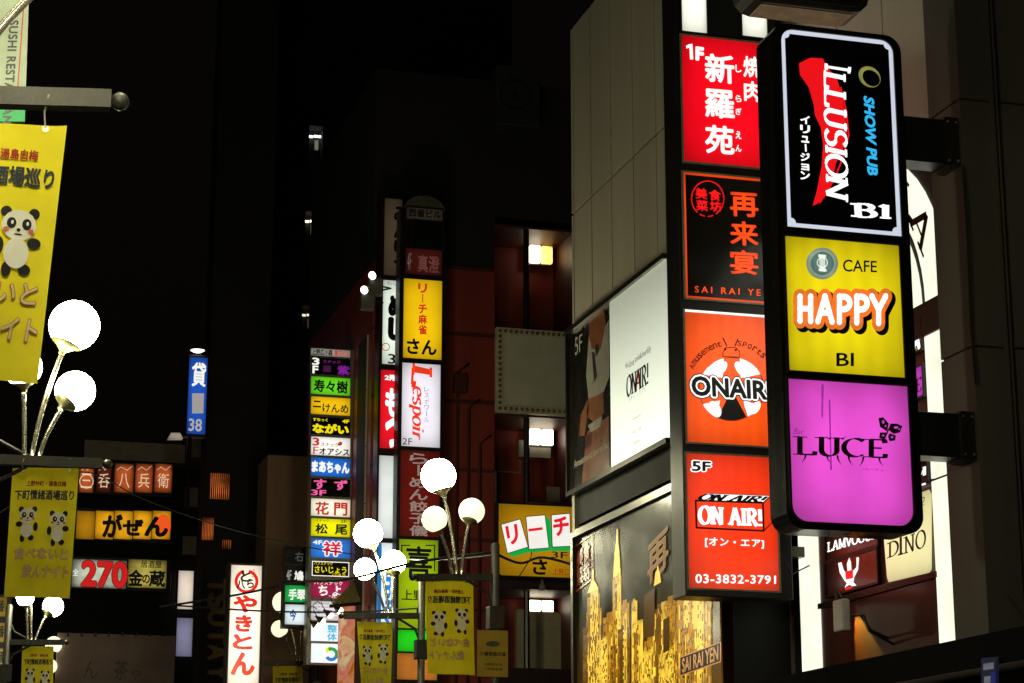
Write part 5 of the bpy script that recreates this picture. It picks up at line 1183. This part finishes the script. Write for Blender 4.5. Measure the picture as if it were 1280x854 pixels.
# ------------------------------------------------------------------ left block: building with three wide lit signs
LPn = PY(62)
lb, LL, lx = block('signed_building', 'dark flat-roofed building carrying three wide lit signs', 60, 250, 582, 63, 6, DKB)
m = MB(); m.box((LL.st(104, 560)[0], 62.5, LL.st(150, 579)[1]), (LL.st(229, 560)[0], 63.0, LL.st(150, 556)[1])); obj('roof_fascia', m, paint('fascia_paint', '#9c8f7e', .7), lb)
m = MB(); m.box((LL.st(233, 560)[0], 62.5, LL.st(240, 575)[1]), (LL.st(251, 560)[0], 63.0, LL.st(240, 551)[1])); obj('roof_fascia', m, paint('fascia_paint', '#9c8f7e', .7), lb)
m = MB(); m.prism(PY(62.4), [PY(62.4).st(*p) for p in ((229, 548), (210, 548), (214, 541), (225, 541))], -.3, 0); obj('skylight', m, lit('#b0a090', .6, .2), lb)
for (x0, y0_, x1, y1_) in ((231, 610, 247, 634), (228, 671, 245, 694)):
    m = MB(); m.sbox(PY(62.8), *PY(62.8).rect(x0, y0_, x1, y1_), 0, .1); obj('blank_notice', m, paint('fascia_paint', '#9c8f7e', .7), lb)
for (x0, y0_, x1, y1_, st_) in ((222, 714, 241, 762, .8), (220, 773, 240, 821, .6)):
    r = PY(62.8).rect(x0, y0_, x1, y1_); m = MB(); m.sbox(PY(62.8), *r, 0, .05); w_ = obj('window', m, lit('#e8d6c4' if st_ > .7 else '#8c8aa8', st_, .15), lb)
    m = MB(); P62 = PY(62.8); m.sbox(P62, r[0] - .06, r[1] - .06, r[2] + .06, r[1], 0, .1); m.sbox(P62, r[0] - .06, r[3], r[2] + .06, r[3] + .06, 0, .1); m.sbox(P62, r[0] - .06, r[1], r[0], r[3], 0, .1); m.sbox(P62, r[2], r[1], r[2] + .06, r[3], 0, .1); obj('window_frame', m, DARK, w_)
sA, _ = cabinet('lantern_sign', 'wide orange sign of glowing lantern shapes, topmost of the three wide signs', LPn, (76, 577, 217, 619), .4, 'wide lit signs stacked on the left building')
for k, (xa, xb, ch) in enumerate(((99, 117, '三'), (121, 139, '呑'), (143, 167, '八'), (169, 191, '兵'), (193, 215, '衛'))):
    lm = lit('#c45a26' if k != 1 else '#70280f', .66 if k != 1 else .45, .3, 3, edge=.85)
    a = panel(sA, LPn, (xa, 580, xb, 616), lm, None, FRAMED, .01, frame=False)
    T(a, LPn, ch, ((xa + xb) / 2 - 7, 592, (xa + xb) / 2 + 7, 610), lit('#f0d0b0', .8, .05), bold=.0, n=.02)
    if k == 0: P(a, LPn, ring_pts(108, 602, 9, 1.2), lit('#f0c8a8', .8, .05), n=.02)
    P(a, LPn, line_pts([(xa + 3, 588), (xa + 8, 584), (xb - 8, 588), (xb - 2, 583)], .7), lit('#f0d0b0', .7, .05), n=.02)
sB, _ = cabinet('amber_sign', 'wide amber sign with black brush hiragana and an orange disc, middle of three', LPn, (76, 636, 216, 677), .4, 'wide lit signs stacked on the left building')
for k in range(5):
    xa = 95 + k * 23.7; panel(sB, LPn, (xa + .4, 639, xa + 23.3, 674), lit('#e09c14', .85 if k else .4, .25, 2.5, edge=.55), None, FRAMED, .01, frame=False)
a = sB.children[-1]
P(a, LPn, oval(204, 657, 9.5, 14, 20), lit('#f0581c', .95, .05), n=.015)
for ch, xa, ya, xb, yb in (('が', 129, 644, 152, 671), ('ぜ', 154, 650, 178, 669), ('ん', 182, 647, 209, 670)): T(a, LPn, ch, (xa, ya, xb, yb), BLACK, bold=.07, n=.02)
sC, _ = cabinet('price_sign', 'wide white sign with a large red number, lowest of the three wide signs', LPn, (76, 697, 214, 738), .4, 'wide lit signs stacked on the left building')
a = panel(sC, LPn, (90, 700, 158, 735), lit('#c4ccb4', .75, .45, 2.2, edge=.85), None, FRAMED, .01, frame=False); b = panel(sC, LPn, (160, 700, 208, 735), lit('#c0b050', .7, .4, 2.2, edge=.8), None, FRAMED, .01, frame=False)
T(a, LPn, '270', (103, 703, 158, 733), BLACK, bold=.09, n=.017); T(a, LPn, '270', (103, 703, 158, 733), lit('#d01c1c', .9, .05), bold=.06, n=.019); T(a, LPn, '全', (91, 711, 98, 720), WI, bold=.0, n=.02)
T(b, LPn, '居酒屋', (176, 701, 202, 710), BLACK, bold=.02, n=.02); T(b, LPn, '金', (161, 713, 178, 732), BLACK, bold=.06, n=.02); T(b, LPn, 'の', (178, 719, 187, 729), BLACK, bold=.05, n=.02); T(b, LPn, '蔵', (187, 714, 206, 733), BLACK, bold=.05, n=.02)
# pale hoarding with brush writing
ho = thing('hoarding', 'pale dim wall panel with faint brush writing under the price sign', 'hoarding', (4, 58, 5)); HP = PY(58)
m = MB(); m.sbox(HP, *HP.rect(70, 793, 218, 880), -.2, 0); hb = obj('board', m, paint('pale_hoarding', '#b89c90', .7, 0, .3, 1.2), ho)
T(hb, HP, 'ん', (105, 826, 122, 848), ink('#2c2422'), bold=.0, n=.01); T(hb, HP, '茶', (143, 826, 160, 850), ink('#2c2422'), bold=.02, n=.01); T(hb, HP, 'や', (162, 836, 176, 850), ink('#5a2c24'), bold=.02, n=.01)
m = MB()
for k in range(8):
    c = HP.w(*HP.st(85 + k * 17, 796), .05); m = MB(); m.tube([c, c + Vector((0, 0, .12))], .03, 6); obj('hook', m, DARK, ho)
# left edge: yellow sign fragments behind the pole
le, _ = cabinet('edge_sign', 'dim yellow sign fragment behind the pole at the left edge', PY(50), (-60, 742, 12, 860), .3)
for k in range(3): 
    a = panel(le, PY(50), (-58, 746 + k * 32, 8, 770 + k * 32), lit('#b08c18', .5, .3, 4), None, FRAMED, .02); T(a, PY(50), '酒処三番', (-50, 750 + k * 32, 6, 764 + k * 32), BLACK, bold=.04, n=.018)
rw = thing('maroon_house', 'dark maroon house wall behind the left street lamps', 'building', (3, 64, 0)); pl = PY(56); r = pl.rect(-60, 745, 60, 1000)
obj('wall', MB().box((r[0], 56, 0), (r[2] - 1.2, 60, r[3])), REDD, rw)

# ------------------------------------------------------------------ shop with ribbed awning, lit mural and spotlights
aw = thing('ribbed_awning', 'tan ribbed awning above the glowing mural wall', 'awning', (9.5, 45, 6))
QA = PY(45.2)
def q3(px, py, Y): return PY(Y).w(*PY(Y).st(px, py))
TAN = paint('tan_canvas', '#a89a5c', .7, 0, .25, 6)
for k in range(9):
    t0_, t1_ = k / 9, (k + 1) / 9
    def pt(t, e): # e=0 upper edge, 1 lower edge
        x = (446 + (470 - 446) * t, 412 + (470 - 412) * t)[e]; y = (722 + (720 - 722) * t, 757 + (752 - 757) * t)[e]
        return q3(x, y, 45.6 if e == 0 else 44.6)
    a, b, c, d = pt(t0_, 0), pt(t1_, 0), pt(t1_, 1), pt(t0_, 1); mid_ = [(p + q) / 2 + Vector((0, -.03, .04)) for p, q in ((a, b), (d, c))]
    m = MB(); m.add([a, mid_[0], b, c, mid_[1], d], [(0, 1, 4, 5), (1, 2, 3, 4)]); m.add([a - Vector((0, 0, .05)), b - Vector((0, 0, .05)), c - Vector((0, 0, .05)), d - Vector((0, 0, .05))], [(0, 1, 2, 3)]); obj('awning_rib', m, TAN, aw)
m = MB(); m.tube([q3(412, 758, 44.6), q3(470, 753, 44.6)], .04, 6); obj('front_bar', m, FRAMED, aw)
mu = thing('mural_wall', 'brightly lit wall with orange and pink painted mural under the awning', 'mural', (10, 45.2, 4))
m = MB(); m.sbox(QA, *QA.rect(424, 758, 470, 900), -.2, 0); mw = obj('board', m, None, mu)
mt, n, l, b = principled('mural_paint_glow'); tc = n.new('ShaderNodeTexCoord'); nz = n.new('ShaderNodeTexNoise'); nz.inputs['Scale'].default_value = 1.6; nz.inputs['Detail'].default_value = 5; nz.inputs['Distortion'].default_value = 1.2
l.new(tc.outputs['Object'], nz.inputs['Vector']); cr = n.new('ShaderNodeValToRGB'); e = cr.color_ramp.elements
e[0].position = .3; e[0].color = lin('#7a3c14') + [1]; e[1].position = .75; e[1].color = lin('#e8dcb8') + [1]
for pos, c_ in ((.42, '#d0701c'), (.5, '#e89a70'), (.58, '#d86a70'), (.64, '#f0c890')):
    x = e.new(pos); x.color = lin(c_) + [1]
l.new(nz.outputs[0], cr.inputs[0]); l.new(cr.outputs[0], b.inputs['Base Color']); l.new(cr.outputs[0], b.inputs['Emission Color']); b.inputs['Emission Strength'].default_value = .38  # painted wall emits, in place of lamplight falling on it
mw.data.materials.append(mt)
m = MB(); m.box((QA.st(456, 700)[0], 44.5, 0), (QA.st(468, 700)[0], 44.8, QA.st(462, 690)[1])); o = obj('red_post', m, paint('red_painted_post', '#7a1a14', .5)); tag(o, 'square red post between the awning and the twin sign stacks', 'post')
for k, (x, y) in enumerate(((391, 779), (398, 773), (408, 765), (420, 760))):
    c = q3(x, y, 44.2); sp = thing('gooseneck_lamp', ('leftmost', 'second from left', 'third from left', 'brightest rightmost')[k] + ' of the four gooseneck lamps lighting the directory column', 'lamp', c, 'gooseneck lamps before the directory column')
    m = MB(); m.tube([c, c + Vector((-.1, 0, .14)), c + Vector((-.12, 0, .28)), c + Vector((-.03, 0, .36)), c + Vector((.1, .1, .32))], .01, 6); obj('arm', m, DARK, sp)
    m = MB(); m.lathe(c, Vector((.75, 0, -.5)), [(-.08, .015), (-.02, .035), (.08, .09)], 12); obj('shade', m, DARK, sp)
    m = MB(); m.lathe(c + Vector((.07, 0, -.05)), Vector((.75, 0, -.5)), [(0, .075), (.05, .07), (.08, .04), (.09, 0)], 10); obj('bulb', m, lit('#ffe8c0', 5 if k < 3 else 14, 0), sp)
# orange lit windows low in the middle
ow = thing('orange_shopfront', 'low orange lit shop windows with dark mullions beneath the green panel', 'shop front', (12, 43.9, 3)); OP = PY(42.9)
r = OP.rect(492, 794, 534, 900); m = MB(); m.sbox(OP, *r, -.3, 0); ob_ = obj('window_wall', m, lit('#d88034', .7, .35, 1.5), ow)
for (x0, y0_, x1, y1_) in ((490, 788, 535, 796), (490, 822, 535, 825), (512, 796, 515, 900)):
    m = MB(); m.sbox(OP, *OP.rect(x0, y0_, x1, y1_), 0, .06); obj('mullion', m, BLACK, ow)
# info sign on the lamp pole
io = thing('notice_board', 'dull yellow notice board low on the lamp pole before the red building', 'sign', PY(28.8).w(PY(28.8).st(615, 820)[0], 4)); NPn = PY(28.85)
m = MB(); m.sbox(NPn, *NPn.rect(597, 788, 635, 846), -.03, 0); nb = obj('board', m, paint('ochre_board', '#a89028', .6, 0, .2, 5), io)
P(nb, NPn, [oval(616, 805, 9, 3.4, 16)], ink('#3c4450'), n=.004); T(nb, NPn, '三番街路次道', (600, 815, 632, 820), BLACK, bold=.04, n=.004); T(nb, NPn, '駐車禁止区域', (606, 829, 627, 832), BLACK, n=.004); T(nb, NPn, '上野警察署', (604, 835, 628, 838), BLACK, n=.004)

# ------------------------------------------------------------------ overhead cables
def cable(pts, r, label):
    P3 = [q3(x, y, Y) for x, y, Y in pts]; out = []
    for i in range(len(P3) - 1):
        p0 = P3[max(i - 1, 0)]; p1 = P3[i]; p2 = P3[i + 1]; p3_ = P3[min(i + 2, len(P3) - 1)]
        for k in range(6):
            t = k / 6; out.append(.5 * ((2 * p1) + (p2 - p0) * t + (2 * p0 - 5 * p1 + 4 * p2 - p3_) * t * t + (3 * p1 - p0 - 3 * p2 + p3_) * t ** 3))
    out.append(P3[-1]); m = MB(); m.tube(out, r, 6); o = obj('cable', m, WIRE); tag(o, label, 'cable', 'cables slung across the street')
cable([(200, 759, 40), (300, 743, 39), (370, 728, 38), (430, 725, 34), (520, 703, 31), (619, 690, 29.1)], .022, 'thick drooping cable crossing in front of the red-lettered sign')
cable([(220, 757, 40), (330, 764, 39), (440, 765, 37), (527, 760, 35.4)], .018, 'thin level cable just above the middle banner arm')
cable([(0, 640, 40), (97, 590, 40), (175, 622, 40), (250, 650, 40), (330, 672, 39), (420, 690, 38), (527, 700, 35), (619, 694, 29.1)], .012, 'thin high cable passing over the wide lit signs')
cable([(619, 692, 29.1), (650, 704, 29.1), (680, 697, 29), (735, 712, 28.8)], .02, 'short cable crossing the lower edge of the mahjong sign')
cable([(619, 712, 29.1), (640, 728, 29.1), (662, 700, 29.1), (664, 690, 29.1)], .008, 'thin loop of wire beside the lamp pole top')
cable([(1205, 610, 18.05), (1230, 690, 17.7), (1282, 780, 17.3)], .008, 'thin wire slanting down the corner pilaster')

# small bright poster hanging under the corner, bottom right
po = thing('small_poster', 'small blue and white lit poster at the bottom right corner', 'poster', PX(8.88).w(*PX(8.88).st(1238, 845)))
PP = PX(8.86); q = [(1228, 823), (1247, 821), (1247, 862), (1228, 864)]
m = MB(); m.poly(PP, [PP.st(*p) for p in q], .012); m.poly(PP, [PP.st(*p) for p in q], -.01); pb = obj('lit_sheet', m, lit('#3a4070', .12, .5, 5), po)
P(pb, PP, [[(1231, 830), (1244, 828), (1244, 836), (1231, 838)], [(1232, 846), (1240, 845), (1240, 854), (1232, 855)]], lit('#9090a0', .3, .1), n=.015)
P(pb, PP, [(1241, 840), (1246, 840), (1246, 858), (1241, 859)], lit('#2c3a9c', .22, .2), n=.015)

def wire(pts, r, label):
    m = MB(); m.tube([Vector(p) for p in pts], r, 6); o = obj('cable', m, WIRE); tag(o, label, 'cable'); return o
z1_, z2_ = IP.st(1180, 203)[1], IP.st(1180, 570)[1]
wire([(9.57, 17.42, z1_ - .05), (9.575, 17.41, z1_ - .8), (9.565, 17.42, z1_ - 1.7), (9.575, 17.41, z2_ + .7)], .012, 'black power cable running down the pilaster between the two bracket arms')
wire([(9.5, 22.02, 5.05), (9.62, 22.0, 4.78), (9.86, 21.98, 4.9), (9.86, 21.9, 5.4)], .012, 'short drooping power cable beside the lower bracket of the red sign')
